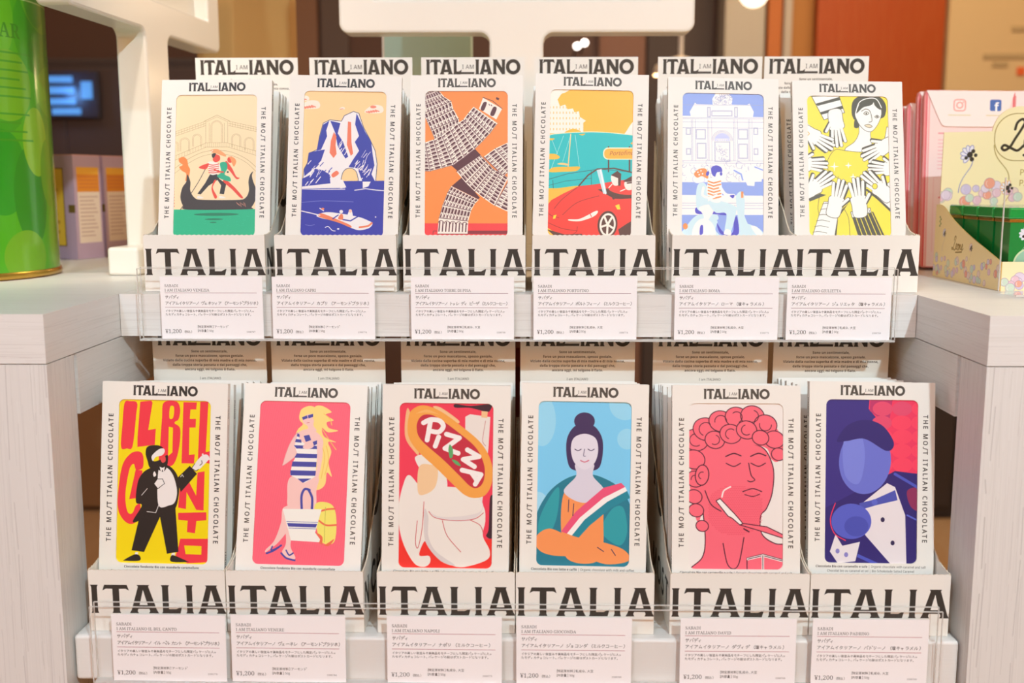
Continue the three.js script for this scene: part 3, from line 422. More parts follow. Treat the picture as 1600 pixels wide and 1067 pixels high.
// Rome: fountain in fine lines, two people on a scooter
const artScooter = artTexture([118, 65, 660, 75, 103, 1005], (p, k) => {
  p.R('#fbf7f2', -60, -60, 950, 1200); p.F('#90a6ea', [60, 40, 700, 40, 700, 230, 60, 220]);
  p.F('#fbf7f2', [170, 195, 205, 135, 215, 145, 320, 148, 318, 110, 340, 75, 420, 72, 450, 105, 445, 148, 545, 150, 560, 140, 588, 195, 580, 240, 180, 240]);
  const g = '#a3a5c9'; const rect = (x, y, w, h) => { k.strokeStyle = g; k.lineWidth = 2.4; k.strokeRect(x, y, w, h); };
  for (const [x, y, w, h] of [[312, 188, 135, 36], [210, 310, 62, 64], [485, 310, 62, 64], [215, 400, 60, 100], [485, 405, 60, 96], [145, 300, 30, 45], [145, 435, 30, 40], [585, 300, 28, 45], [585, 435, 28, 40], [285, 165, 20, 65], [462, 165, 20, 65], [330, 390, 100, 130]]) { rect(x, y, w, h); rect(x + 4, y + 4, w - 8, h - 8); }
  for (const x of [180, 188, 206, 286, 294, 312, 455, 463, 480, 552, 560, 575]) p.L(g, 2, [x, 245, x, 515]);
  for (const y of [150, 232, 240, 262, 300, 515, 530]) p.L(g, 2, [112, y, 655, y + 2]);
  for (let i = 0; i < 3; i++) p.A(g, 2, 380, 385, 68 - i * 7, Math.PI, 0); k.beginPath(); k.arc(380, 385, 50, Math.PI, 0); k.fillStyle = '#c9cdf0'; k.fill(); for (let i = 0; i < 6; i++) p.A('#fbf7f2', 3, 345 + i * 14, 390, 18, Math.PI, 0);
  for (let i = 0; i < 46; i++) { const x = between(330, 440), y = between(78, 140); p.A(g, 2, x, y, between(4, 12), 0, between(2, 6)); }
  for (let i = 0; i < 60; i++) { const x = between(110, 650), y = between(525, 640); p.A(g, 2, x, y, between(6, 22), between(0, 3), between(3, 6)); } for (let i = 0; i < 16; i++) p.A(g, 2, between(350, 410), between(410, 510), between(5, 14), 0, 4);
  p.F('#90a6ea', [60, 655, 240, 655, 520, 655, 700, 640, 700, 742, 60, 737]); p.F('#fbf7f2', [500, 600, 600, 560, 640, 600, 640, 650, 520, 655]); p.F('#fbf7f2', [525, 640, 590, 640, 585, 680, 540, 676]); p.L('#90a6ea', 10, [455, 578, 500, 602, 510, 640]); p.L('#90a6ea', 8, [590, 555, 640, 575]);
  for (const y of [790, 805, 825]) p.L(g, 2, [100, y, 650, y]); p.R('#90a6ea', 60, 866, 700, 240);
  const pale = '#d3ecf2', purple = '#4a3fc4', orange = '#f1903c';
  p.C(pale, [115, 1010, 150, 930, 210, 870, 300, 850, 350, 880, 330, 960, 345, 1010]); p.E('#fbf7f2', 255, 1000, 78, 110); p.F('#90a6ea', [340, 900, 400, 870, 430, 990, 380, 1005]);
  p.C(pale, [440, 1010, 480, 960, 465, 770, 480, 730, 520, 760, 520, 900, 560, 930, 620, 960, 640, 1010]); p.C('#fbf7f2', [560, 940, 600, 945, 640, 1000, 600, 1000]); p.K(pale, 22, [490, 790, 510, 880, 540, 950]);
  p.C(purple, [205, 820, 260, 825, 330, 835, 410, 850, 405, 868, 300, 860, 210, 858]); p.C(purple, [340, 920, 360, 985, 420, 1000, 480, 985, 470, 880, 450, 900, 440, 980, 380, 975]);
  p.C(pale, [215, 680, 250, 655, 280, 690, 285, 780, 320, 820, 290, 850, 220, 835, 205, 770]); p.C('#fbf7f2', [225, 820, 300, 800, 320, 840, 285, 900, 260, 980, 235, 975, 255, 880]); p.C(purple, [232, 940, 248, 935, 248, 985, 228, 992]);
  p.C(pale, [285, 780, 360, 775, 460, 810, 465, 850, 425, 985, 390, 970, 400, 860, 330, 850]); p.C('#fbf7f2', [395, 960, 425, 965, 430, 995, 385, 990]);
  p.C('#fbf7f2', [275, 700, 300, 630, 355, 630, 375, 690, 365, 780, 300, 775]); for (let i = 0; i < 6; i++) p.L(orange, 9, [286, 648 + i * 20, 320, 660 + i * 20, 366, 648 + i * 20]); p.K('#fbf7f2', 20, [365, 690, 400, 735, 450, 740]); p.C(purple, [425, 742, 455, 738, 445, 758]); p.K('#fbf7f2', 16, [255, 690, 250, 740, 300, 755, 340, 740]);
  p.C(purple, [308, 560, 340, 545, 372, 560, 375, 590, 345, 590, 330, 618, 310, 600]); p.C('#fbf7f2', [345, 592, 378, 590, 378, 625, 350, 638, 335, 615]); p.C('#fbf7f2', [250, 590, 295, 588, 295, 630, 265, 645]); p.C('#fbf7f2', [185, 640, 200, 610, 250, 610, 260, 650, 210, 660], '#c3d0f0', 3); p.C(orange, [195, 600, 230, 568, 275, 572, 285, 630, 245, 615, 215, 625]); for (const [x, y] of [[220, 590], [240, 580], [250, 600], [228, 606]]) p.E('#fbf7f2', x, y, 5, 5); p.E(purple, 283, 598, 10, 16, .3); p.E(purple, 370, 600, 8, 12);
  p.C(pale, [465, 770, 470, 735, 495, 715, 520, 740, 500, 800]); p.R(orange, 498, 715, 15, 40); p.E(orange, 135, 940, 16, 20); p.K('#90a6ea', 14, [640, 640, 645, 740]);
});
// Verona: a woman in yellow and many reaching hands
const artHands = artTexture([110, 65, 672, 70, 130, 1028], (p, k) => {
  const ink = '#4a4022', white = '#fdfaf0';
  p.R('#fbe62a', -60, -60, 950, 1300);
  p.C(ink, [422, 170, 430, 110, 470, 75, 540, 62, 610, 75, 650, 120, 655, 180, 620, 225, 460, 235, 430, 215]); p.C(ink, [445, 230, 470, 240, 470, 285, 440, 285]);
  p.C(white, [480, 260, 470, 330, 440, 385, 380, 430, 400, 452, 540, 450, 560, 420, 550, 330, 560, 250], ink, 3);
  p.C(white, [445, 190, 470, 130, 510, 105, 570, 95, 615, 140, 625, 195, 600, 265, 560, 312, 520, 310, 480, 275, 455, 230], ink, 3); p.C(ink, [455, 190, 480, 120, 520, 95, 572, 92, 560, 130, 500, 150]); p.C(ink, [575, 92, 615, 130, 618, 165, 580, 135]); p.K(white, 6, [450, 185, 475, 115, 530, 88, 590, 92, 625, 150]);
  p.K(ink, 4, [505, 190, 520, 178, 540, 190, 520, 200, 505, 192]); p.K(ink, 4, [580, 212, 595, 202, 608, 214, 592, 222, 580, 214]); p.E(ink, 522, 190, 6); p.E(ink, 595, 212, 6); p.K(ink, 4, [490, 175, 520, 160, 548, 178, 560, 240, 540, 250]); p.C('#e9d9b0', [510, 272, 540, 265, 562, 280, 540, 288], ink, 3);
  p.C('#fbe62a', [265, 500, 310, 440, 380, 445, 480, 455, 520, 450, 565, 520, 545, 610, 480, 660, 380, 660, 300, 610, 255, 560], ink, 3);
  p.K(ink, 3, [330, 620, 325, 700, 300, 800]); p.K(ink, 3, [360, 820, 400, 900, 410, 1030]); p.K(ink, 3, [210, 730, 195, 830, 210, 900]); p.K(ink, 3, [400, 668, 470, 660, 520, 650]);
  for (const [x, y, s] of [[305, 553, 34], [400, 545, 24], [432, 622, 24]]) { p.F(white, [x - s, y, x - 5, y - 5, x, y - s, x + 5, y - 5, x + s, y, x + 5, y + 5, x, y + s, x - 5, y + 5]); }
  // a hand: palm at the origin, fingers towards -y
  const hand = (x, y, a, s = 1, flip = 1) => {
    k.save(); k.translate(x, y); k.rotate(a); k.scale(s * flip, s);
    const fingers = [[-34, -40, -52, -128], [-13, -52, -20, -158], [10, -52, 12, -160], [32, -42, 44, -132]];
    for (const [x0, y0, x1, y1] of fingers) { p.L(ink, 30, [x0 + 9, y0 + 6, x1 + 9, y1 + 8]); } p.L(ink, 30, [44, 20, 86, -38]);
    p.C(white, [-52, -30, 46, -36, 54, 30, 40, 110, -44, 110, -54, 30], ink, 4);
    for (const [x0, y0, x1, y1] of fingers) { p.L(ink, 27, [x0, y0, x1, y1]); p.L(white, 21, [x0, y0 + 12, x1, y1]); } p.L(ink, 27, [38, 22, 78, -40]); p.L(white, 21, [30, 32, 78, -40]);
    p.F(white, [-46, -30, 42, -34, 48, 30, 36, 104, -40, 104, -48, 30]);
    k.restore();
  };
  // sleeves and arms
  p.F(white, [150, 75, 335, 65, 375, 185, 235, 235], false, ink, 4); p.F(ink, [178, 125, 340, 78, 348, 98, 190, 140]); p.F(ink, [205, 185, 358, 138, 365, 158, 218, 200]); hand(318, 268, Math.PI - .12, .92);
  p.F(white, [90, 235, 160, 290, 130, 380, 90, 400]); hand(170, 352, 2.1, .9); p.K('#e0a92e', 5, [118, 310, 135, 330, 120, 345]);
  hand(120, 535, 1.62, .85, -1); p.F(white, [660, 280, 690, 300, 690, 480, 640, 400], false, ink, 3); hand(625, 425, -2.05, .9); hand(668, 565, -1.5, .82);
  p.F(white, [80, 720, 150, 660, 200, 720, 130, 790, 80, 800]); hand(175, 690, .95, .9, -1); p.F(ink, [130, 770, 210, 735, 250, 745, 140, 790]);
  p.F(white, [700, 640, 690, 860, 560, 730], false, ink, 3); p.L(ink, 14, [525, 710, 600, 770, 690, 855]); hand(610, 700, -.85, .92); p.E('#fbe62a', 578, 685, 17, 19, 0, ink, 3);
  p.F(ink, [340, 860, 400, 800, 330, 900, 318, 1030, 300, 1030]); p.F(white, [235, 790, 350, 790, 330, 880, 305, 1035, 155, 1035, 205, 870], false, ink, 3); for (let i = 0; i < 6; i++) p.K(ink, 3, [225 - i * 13, 805 + i * 38, 260 - i * 12, 800 + i * 38, 305 - i * 10, 810 + i * 38]); hand(318, 790, .25, .92);
  p.F(ink, [425, 895, 565, 855, 650, 1035, 470, 1035]); for (let i = 0; i < 5; i++) p.L('#fbe62a', 5, [448 + i * 27, 890 - i * 7, 500 + i * 33, 1035]); p.F(white, [415, 858, 545, 830, 552, 862, 425, 898], false, ink, 4); p.E('#fdfaf0', 533, 852, 9, 9, 0, ink, 3); hand(470, 785, -.12, .95); 
});
// the singer with big red letters
const artSinger = artTexture([118, 90, 610, 105, 92, 965], (p) => {
  p.R('#f7dc05', -60, -60, 950, 1200);
  const red = '#f23648', ink = '#221f20', white = '#f1ebe6';
  p.C(red, [150, 118, 180, 108, 215, 118, 210, 180, 190, 345, 160, 358, 130, 350, 138, 230]);
  p.F(red, [232, 112, 290, 106, 296, 118, 272, 262, 312, 255, 306, 340, 215, 350, 216, 300]);
  p.C(red, [355, 118, 420, 112, 440, 150, 432, 205, 410, 225, 440, 260, 428, 380, 395, 450, 330, 440, 335, 330, 345, 200]); p.C('#f7dc05', [388, 140, 408, 142, 404, 196, 384, 200]); p.F('#f7dc05', [380, 245, 402, 250, 398, 380, 375, 400]);
  p.F(red, [458, 116, 528, 118, 524, 155, 494, 155, 490, 205, 522, 205, 520, 250, 488, 250, 484, 395, 514, 392, 510, 440, 445, 438]);
  p.F(red, [546, 115, 588, 115, 572, 380, 600, 375, 598, 442, 530, 430]);
  p.C(red, [180, 385, 225, 375, 245, 400, 242, 460, 208, 470, 195, 440, 172, 470, 150, 600, 160, 690, 185, 700, 205, 660, 228, 655, 220, 720, 190, 755, 150, 745, 115, 690, 112, 600, 135, 450]);
  p.F(red, [205, 470, 240, 475, 232, 600, 212, 620, 170, 625]);
  p.F(red, [440, 520, 475, 520, 520, 610, 528, 488, 565, 482, 558, 688, 520, 685, 470, 590, 466, 680, 425, 672]); p.F(red, [425, 700, 572, 698, 572, 740, 520, 744, 512, 808, 470, 802, 475, 742, 425, 736]);
  p.F(red, [435, 836, 580, 838, 574, 962, 470, 966, 410, 925, 425, 880]); p.F('#f7dc05', [455, 872, 546, 876, 544, 922, 462, 918]);
  p.F(ink, [230, 690, 410, 655, 425, 905, 365, 915, 330, 720, 245, 905, 180, 895]); p.F(white, [200, 905, 215, 905, 212, 925, 195, 922]); p.F(white, [390, 912, 408, 910, 405, 930, 385, 930]); p.C(ink, [142, 945, 195, 918, 222, 925, 220, 950, 145, 950]); p.C(ink, [388, 925, 412, 928, 470, 955, 475, 960, 388, 957]);
  p.C(ink, [275, 465, 330, 445, 385, 455, 425, 510, 430, 600, 400, 690, 310, 700, 190, 748, 235, 660, 205, 640, 215, 540, 240, 490]); p.F(ink, [418, 520, 488, 452, 525, 495, 440, 590]);
  p.C(white, [325, 470, 365, 460, 400, 500, 420, 580, 410, 640, 380, 660, 322, 655]); p.L(white, 3, [262, 692, 308, 698, 325, 655]); p.L(white, 3, [235, 605, 265, 570]); p.L(white, 3, [440, 510, 448, 498, 455, 510]);
  p.F(white, [498, 465, 515, 440, 535, 470, 520, 480], false, ink, 3); p.C(white, [515, 445, 540, 410, 560, 395, 580, 395, 590, 415, 560, 450, 535, 470]); for (let i = 0; i < 4; i++) p.L(white, 9, [560, 425, 556 + i * 13, 392 + i * 8]); p.K(ink, 3, [540, 450, 552, 440, 550, 425]);
  p.F(white, [300, 545, 318, 520, 345, 520, 355, 545, 335, 560, 320, 572], false, ink, 3); p.C(white, [296, 492, 304, 480, 312, 500, 300, 508]);
  p.C(ink, [258, 385, 268, 350, 310, 342, 345, 352, 345, 380, 300, 390, 298, 425, 330, 420, 372, 395, 370, 450, 350, 482, 320, 470, 280, 460, 268, 425]); p.C(white, [300, 385, 330, 362, 352, 360, 358, 375, 345, 395, 310, 405, 296, 425, 288, 405]); p.C('#e84b50', [335, 412, 358, 400, 362, 425, 345, 435]); p.F(white, [330, 455, 345, 462, 358, 455, 352, 490, 345, 470, 338, 490]);
});
// woman in a striped swimsuit with a beach bag
const artBather = artTexture([148, 82, 628, 96, 95, 945], (p) => {
  p.R('#fb6379', -60, -60, 1000, 1200);
  for (let i = 0; i < 60; i++) p.L('#f95f76', 4, [60 + i * 12, 60, -140 + i * 12, 1000]);
  const skin = '#f6c8c0', hair = '#fbdc7f', blue = '#3a3f9e', white = '#f6f1ea';
  p.C(hair, [430, 130, 470, 118, 520, 150, 490, 165, 530, 195, 495, 205, 505, 235, 552, 250, 500, 258, 470, 235, 480, 280, 540, 310, 500, 310, 515, 360, 500, 420, 515, 490, 490, 470, 480, 530, 440, 560, 345, 555, 420, 500, 430, 400, 420, 290, 425, 220]);
  for (const c of [[470, 240, 500, 290, 540, 350], [490, 330, 500, 400, 480, 480], [480, 160, 510, 185, 520, 220], [450, 300, 480, 380, 460, 500]]) p.K('#f3c75c', 4, c);
  p.C(hair, [352, 170, 365, 135, 405, 118, 440, 130, 450, 170, 425, 210, 400, 250, 370, 275, 335, 270, 345, 240, 370, 215, 355, 195]);
  p.C(skin, [305, 490, 440, 490, 435, 560, 420, 660, 300, 660, 285, 590]); p.C(skin, [265, 650, 340, 650, 290, 760, 235, 830, 200, 858, 170, 880, 172, 865, 215, 820, 250, 730]); p.C(skin, [275, 700, 330, 690, 310, 780, 298, 850, 322, 910, 290, 915, 255, 880, 275, 830]);
  p.C(skin, [340, 265, 390, 240, 430, 250, 470, 290, 470, 340, 440, 380, 350, 360, 330, 330]); p.C(skin, [340, 260, 300, 320, 268, 410, 275, 425, 400, 330, 425, 330, 400, 310, 330, 345, 345, 290], '#e79f9c', 2.5); p.C(skin, [440, 300, 470, 340, 460, 440, 430, 540, 400, 560, 385, 545, 420, 500, 440, 430]);
  p.C(skin, [370, 185, 400, 160, 430, 175, 425, 220, 440, 250, 400, 255, 395, 225, 375, 210]); p.C(hair, [360, 160, 400, 128, 440, 150, 445, 220, 425, 190, 415, 160, 380, 168]);
  p.F(blue, [366, 178, 392, 168, 396, 182, 372, 192]); p.F(blue, [396, 168, 424, 160, 424, 176, 400, 184]); p.L('#d5606e', 3, [392, 208, 404, 206]);
  const suit = (y0, y1, a, b, c, d) => [a, y0, b, y0 + 4, d, y1 + 4, c, y1];
  p.F(white, [345, 262, 352, 300, 400, 330, 440, 300, 442, 380, 435, 440, 430, 490, 375, 522, 300, 480, 312, 420, 340, 370, 325, 330]);
  p.F(blue, [342, 262, 352, 268, 352, 282, 338, 278]); p.F(blue, suit(292, 308, 334, 360, 328, 362)); p.F(blue, suit(325, 342, 322, 440, 335, 442)); p.F(blue, suit(368, 390, 336, 442, 324, 440)); p.F(blue, suit(410, 436, 314, 438, 308, 436)); p.F(blue, suit(456, 482, 302, 434, 302, 430)); p.F(blue, [338, 500, 410, 500, 365, 522]); p.F(blue, [420, 308, 442, 300, 442, 320, 420, 330]);
  p.F(blue, [374, 276, 402, 270, 412, 298, 384, 308]); p.C(skin, [378, 318, 410, 300, 425, 330, 400, 345, 370, 340]);
  p.K(blue, 12, [358, 660, 358, 590, 375, 555, 400, 560]); p.K(blue, 12, [410, 660, 412, 600, 395, 560]);
  p.C('#f3e56b', [425, 640, 470, 622, 520, 645, 535, 720, 525, 820, 490, 842, 450, 820, 430, 740]); p.K('#ee6a4a', 9, [460, 668, 490, 660, 528, 658]); p.K('#ee6a4a', 9, [440, 715, 480, 742, 532, 742]); p.C('#ee6a4a', [420, 780, 460, 800, 465, 845, 520, 815, 490, 850, 440, 830]); p.L('#c8bd4c', 3, [480, 650, 470, 830]);
  p.F('#f4f1e6', [260, 656, 460, 660, 425, 780, 450, 815, 445, 830, 300, 820]); p.F(blue, [282, 730, 436, 736, 428, 754, 288, 748]); p.L(blue, 2.5, [280, 722, 438, 728]); p.L(blue, 2.5, [290, 756, 428, 761]);
  p.K(blue, 9, [175, 885, 210, 872, 250, 845]); p.K(blue, 7, [205, 850, 200, 870, 235, 855]); p.K(blue, 9, [250, 885, 275, 910, 318, 922]); p.K(blue, 7, [275, 870, 290, 895, 310, 885]);
});
// pizza with letters, white cloth
const artPizza = artTexture([112, 95, 608, 105, 100, 970], (p, k) => {
  p.R('#f4405a', -60, -60, 950, 1200); p.F('#f6372f', [60, 820, 660, 820, 660, 1060, 60, 1060]);
  p.F('#efe6dd', [456, 178, 480, 165, 585, 180, 575, 340, 540, 640, 450, 560]); p.K('#c98a86', 3, [560, 200, 545, 300, 560, 330]); 
  p.C('#f3ece2', [110, 640, 130, 540, 165, 480, 240, 560, 300, 545, 340, 540, 460, 560, 545, 640, 558, 720, 545, 800, 580, 880, 560, 930, 430, 965, 340, 930, 262, 850, 240, 830, 215, 900, 265, 905, 270, 940, 240, 962, 190, 945, 140, 860, 112, 760]);
  p.C('#ded6d2', [242, 660, 262, 700, 262, 800, 300, 880, 400, 955, 330, 935, 262, 860, 240, 790]); p.C('#e7dfdb', [280, 600, 400, 560, 520, 600, 545, 660, 480, 720, 330, 715, 270, 670]); p.C('#f3ece2', [300, 570, 420, 560, 530, 610, 520, 680, 330, 700, 262, 650]);
  for (const c of [[265, 672, 300, 705, 400, 720, 500, 712, 548, 680], [335, 720, 360, 800, 430, 885], [240, 620, 230, 760, 208, 860, 195, 830, 205, 720], [480, 718, 530, 745, 548, 790]]) p.K('#cf5a5e', 3.5, c);
  p.C('#f3ece2', [195, 390, 260, 380, 340, 450, 360, 545, 300, 550, 240, 480]); p.C('#f6cfa0', [215, 440, 270, 425, 312, 450, 300, 540, 250, 580, 210, 570]);
  p.C('#f6bf86', [150, 155, 170, 150, 215, 360, 190, 355, 145, 280]); p.C('#f6c893', [290, 125, 330, 130, 420, 195, 410, 210, 330, 160]);
  p.C('#f8a94e', [165, 170, 195, 130, 250, 118, 330, 150, 440, 230, 540, 320, 590, 420, 592, 520, 560, 585, 505, 602, 450, 585, 385, 525, 300, 440, 205, 350, 160, 270]);
  p.C('#fbbb6c', [200, 160, 260, 140, 330, 170, 300, 160, 240, 155]);
  p.C('#c92f45', [205, 240, 215, 190, 250, 165, 310, 180, 420, 260, 510, 340, 552, 430, 550, 510, 520, 548, 480, 540, 420, 480, 340, 400, 230, 300]);
  const white = '#faf4ef';
  for (const g of [[258, 298, 276, 200], [240, 208, 276, 192, 322, 198, 342, 226, 318, 256, 270, 250], [318, 282, 300, 330], [358, 268, 425, 288, 350, 342, 418, 368], [466, 350, 526, 386, 444, 400, 502, 438], [438, 456, 536, 480, 506, 530], [486, 468, 512, 506]]) p.L(white, 25, g, g.length === 12);
  p.C('#5fae6c', [375, 322, 390, 345, 390, 385, 375, 392, 368, 350]); p.C('#5fae6c', [385, 400, 415, 410, 432, 435, 405, 425]);
  p.C('#3c2734', [405, 112, 480, 122, 585, 115, 582, 148, 560, 152, 480, 132, 405, 130]); p.F('#f6c893', [540, 148, 572, 152, 568, 185, 538, 182]); p.C('#3c2734', [582, 605, 602, 610, 598, 800, 562, 802, 575, 760]);
});
// a plain seated portrait in the same colours
const artPortrait = artTexture([108, 96, 590, 105, 92, 935], (p) => {
  p.R('#7fd2f8', -60, -60, 950, 1200); p.E('#9addf8', 130, 200, 70, 130); p.E('#9addf8', 550, 120, 80, 80); p.E('#9addf8', 560, 295, 50, 52); p.E('#a5e0f8', 110, 620, 50, 60);
  p.F('#3a2c57', [60, 870, 600, 700, 640, 1000, 60, 1000]);
  p.C('#1d7f95', [340, 470, 440, 490, 540, 560, 590, 700, 600, 980, 80, 980, 90, 720, 150, 580, 240, 500]); p.C('#2aa3ad', [110, 720, 160, 600, 215, 540, 200, 700, 130, 830]); p.C('#2aa3ad', [430, 760, 480, 650, 540, 640, 560, 760, 520, 830]);
  p.C('#fb9a5b', [245, 560, 340, 600, 430, 560, 440, 700, 420, 900, 260, 900, 225, 740]); p.C('#fb9a5b', [95, 790, 170, 745, 300, 800, 420, 810, 540, 850, 570, 905, 460, 925, 330, 890, 180, 880, 110, 850]);
  p.E('#3f2f5d', 345, 205, 52, 44); p.C('#3f2f5d', [258, 400, 255, 300, 290, 235, 345, 218, 400, 235, 436, 300, 432, 400, 400, 450, 290, 450]);
  p.C('#ded9e6', [300, 420, 302, 480, 240, 560, 340, 615, 445, 560, 388, 480, 390, 420]); p.C('#e6e1ec', [276, 350, 290, 290, 345, 268, 400, 290, 414, 350, 395, 415, 345, 448, 295, 415]); for (const x of [312, 378]) p.K('#3a2c57', 4, [x - 16, 345, x, 353, x + 16, 345]); p.K('#3a2c57', 3, [345, 345, 340, 378, 350, 380]); p.K('#d0607a', 5, [325, 402, 345, 410, 366, 402]);
  p.F('#f0567e', [225, 760, 300, 660, 440, 540, 530, 515, 550, 535, 440, 590, 320, 690, 255, 770]); p.F('#fdf7f2', [255, 770, 320, 690, 440, 590, 550, 535, 560, 555, 460, 610, 345, 700, 280, 780]); p.F('#1a8ca0', [280, 780, 345, 700, 460, 610, 560, 555, 575, 590, 480, 640, 370, 730, 315, 790]);
  for (const c of [[265, 600, 262, 660], [290, 620, 285, 680], [410, 840, 440, 860], [480, 850, 500, 880]]) p.L('#3a2c57', 4, c);
});
// a plain pink bust with curly hair and an open razor
const artBust = artTexture([165, 105, 650, 110, 160, 965], (p, k) => {
  p.R('#f3ebe4', -60, -60, 950, 1200);
  const pink = '#fb6b7e', ink = '#4d1730';
  p.C(pink, [175, 958, 235, 900, 250, 800, 235, 600, 240, 420, 330, 330, 520, 330, 590, 430, 590, 560, 560, 650, 530, 690, 535, 780, 600, 830, 700, 850, 700, 1000, 170, 1000], ink, 5);
  p.C(pink, [180, 420, 165, 330, 200, 240, 300, 180, 420, 150, 530, 170, 610, 240, 650, 340, 620, 410, 585, 400, 560, 345, 480, 325, 380, 340, 300, 350, 262, 420, 255, 560, 215, 720, 175, 560]);
  for (const [x, y, r] of [[205, 300, 62], [195, 400, 55], [255, 245, 65], [330, 205, 60], [410, 185, 58], [490, 180, 60], [555, 225, 58], [600, 300, 50], [620, 375, 36], [300, 300, 50], [380, 270, 55], [460, 250, 52], [530, 290, 42], [200, 500, 46], [195, 590, 40], [205, 660, 38], [235, 740, 32]]) p.E(pink, x, y, r, r * .88, .3, ink, 4.5);
  for (const [x, y, r, a] of [[205, 300, 32, 1], [255, 245, 34, 2], [330, 205, 30, 3], [410, 185, 28, 4], [490, 180, 30, 5], [555, 225, 30, 0], [380, 270, 26, 2], [460, 250, 26, 1], [300, 300, 24, 5], [200, 500, 20, 3]]) p.A(ink, 4, x, y, r, a, a + 3.4);
  for (let y = 540; y < 790; y += 9) for (let x = 270; x < 540; x += 9) if (Math.hypot((x - 400) / 150, (y - 660) / 130) < 1) p.E('#ef5068', x + (y % 2) * 4, y, 2.6);
  for (const x of [395, 520]) { p.K(ink, 5, [x - 38, 420, x, 436, x + 34, 420]); p.K(ink, 6, [x - 40, 385, x, 370, x + 36, 382]); }
  p.K(ink, 5, [470, 420, 482, 480, 500, 505, 480, 515, 465, 510]); p.K(ink, 5, [440, 565, 490, 550, 535, 565]); p.K(ink, 4, [450, 580, 490, 590, 525, 578]);
  p.E(pink, 235, 480, 34, 52, .1, ink, 5); p.A(ink, 4, 236, 482, 18, 2, 5);
  p.K(ink, 5, [340, 830, 360, 930, 390, 960, 420, 930, 445, 800]); p.K(ink, 5, [250, 560, 280, 630, 330, 665]); p.K('#fde9e4', 8, [378, 540, 345, 560, 335, 592]);
  p.F('#fbf4ee', [305, 612, 325, 600, 400, 680, 440, 728, 425, 735, 385, 700, 365, 690], false, ink, 4.5); p.F(pink, [425, 735, 445, 728, 560, 745, 650, 790, 645, 805, 540, 770], false, ink, 4.5); p.L(ink, 7, [445, 755, 470, 770]);
  p.F(pink, [460, 905, 540, 885, 645, 915, 640, 965, 460, 965], false, ink, 5); p.L('#fbf4ee', 12, [465, 910, 540, 892, 640, 920]); p.L(ink, 4, [465, 910, 540, 892, 640, 920]); p.L('#fbf4ee', 12, [540, 892, 540, 970]); p.L(ink, 4, [540, 892, 540, 970]);
});
// a plain evening suit under coloured lights
const artSuit = artTexture([130, 115, 603, 122, 117, 940], (p) => {
  p.R('#352a83', -60, -60, 950, 1200); p.F('#f2345f', [360, 60, 700, 60, 700, 500, 430, 500, 460, 300, 350, 170]); p.F('#c02f6a', [360, 60, 480, 60, 450, 250, 355, 180]);
  for (let j = 0; j < 5; j++) for (let i = 0; i < 3; i++) p.E(i + j < 2 ? '#e64a70' : '#fb4262', 420 + i * 98 - (j % 2) * 4, 170 + j * 70, 50, 36);
  p.F('#2a2072', [60, 700, 250, 600, 480, 480, 640, 500, 700, 560, 700, 1000, 60, 1000]); p.C('#8f2a5a', [540, 580, 600, 570, 620, 680, 560, 660]); p.L('#4b57c0', 14, [480, 495, 590, 560, 620, 600]); p.L('#4b57c0', 16, [290, 900, 390, 945]); p.L('#5a66cc', 8, [540, 700, 600, 730]);
  p.F('#ece4e6', [290, 660, 440, 540, 480, 560, 530, 700, 535, 960, 470, 960, 330, 800]); p.E('#6a74d2', 330, 430, 130, 165, .1); p.C('#7a86de', [225, 330, 300, 280, 330, 400, 300, 540, 230, 500]); p.C('#2a2072', [190, 330, 240, 255, 330, 225, 420, 255, 475, 340, 440, 380, 330, 320, 240, 330]);
  p.F('#4a54b4', [300, 640, 375, 622, 480, 575, 492, 625, 385, 650, 310, 672]); p.E('#5a66cc', 377, 635, 15); p.E('#2a2150', 417, 722, 10, 12); p.E('#2a2150', 466, 838, 10, 12);
  p.E('#5560c8', 260, 730, 100, 88); p.E('#4650b4', 285, 755, 60, 50); p.F('#ece4e6', [150, 880, 180, 790, 215, 850, 305, 830, 280, 930, 190, 940], false, '#2a2072', 3); p.E('#8a84c8', 190, 878, 10, 12); p.E('#8a84c8', 233, 896, 10, 12); p.K('#f2345f', 5, [180, 640, 155, 720, 175, 790, 230, 825]);
});

// ---------------------------------------------------------------- materials
function grain(seedValue, base, dark, strong) {
  seed = seedValue;
  const t = canvasTexture(1024, 1024, (k, w, h) => {
    k.fillStyle = base; k.fillRect(0, 0, w, h);
    for (let i = 0; i < 900; i++) { const x = rnd() * w, y = rnd() * h, l = between(60, 420); k.globalAlpha = between(.05, .22); k.strokeStyle = rnd() < .6 ? dark : '#ffffff'; k.lineWidth = between(.6, 2.2); for (const dy of [0, -h]) { k.beginPath(); k.moveTo(x, y + dy); k.bezierCurveTo(x + between(-3, 3), y + l * .3 + dy, x + between(-3, 3), y + l * .7 + dy, x + between(-4, 4), y + l + dy); k.stroke(); } }
    for (let i = 0; i < 26; i++) { const x = (i + rnd()) * w / 26; k.globalAlpha = between(.25, .6) * strong; k.strokeStyle = dark; k.lineWidth = between(1, 2.6); let y = rnd() * 200; while (y < h) { const l = between(40, 260); k.beginPath(); k.moveTo(x + Math.sin(y / 90) * 3, y); k.lineTo(x + Math.sin((y + l) / 90) * 3, Math.min(h, y + l)); k.stroke(); y += l + between(10, 160); } }
    k.globalAlpha = 1;
  });
  t.wrapS = t.wrapT = THREE.RepeatWrapping; t.repeat.set(3, 3);
  return t;
}
const gv = grain(11, '#e6e3de', '#aaa4a0', .8), gh = grain(12, '#ebe8e3', '#b3aca6', .35);
gh.rotation = Math.PI / 2;
const whiteV = std(0xffffff, 0.5, { map: gv, bumpMap: gv, bumpScale: 0.0004 }), whiteH = std(0xffffff, 0.42, { map: gh });
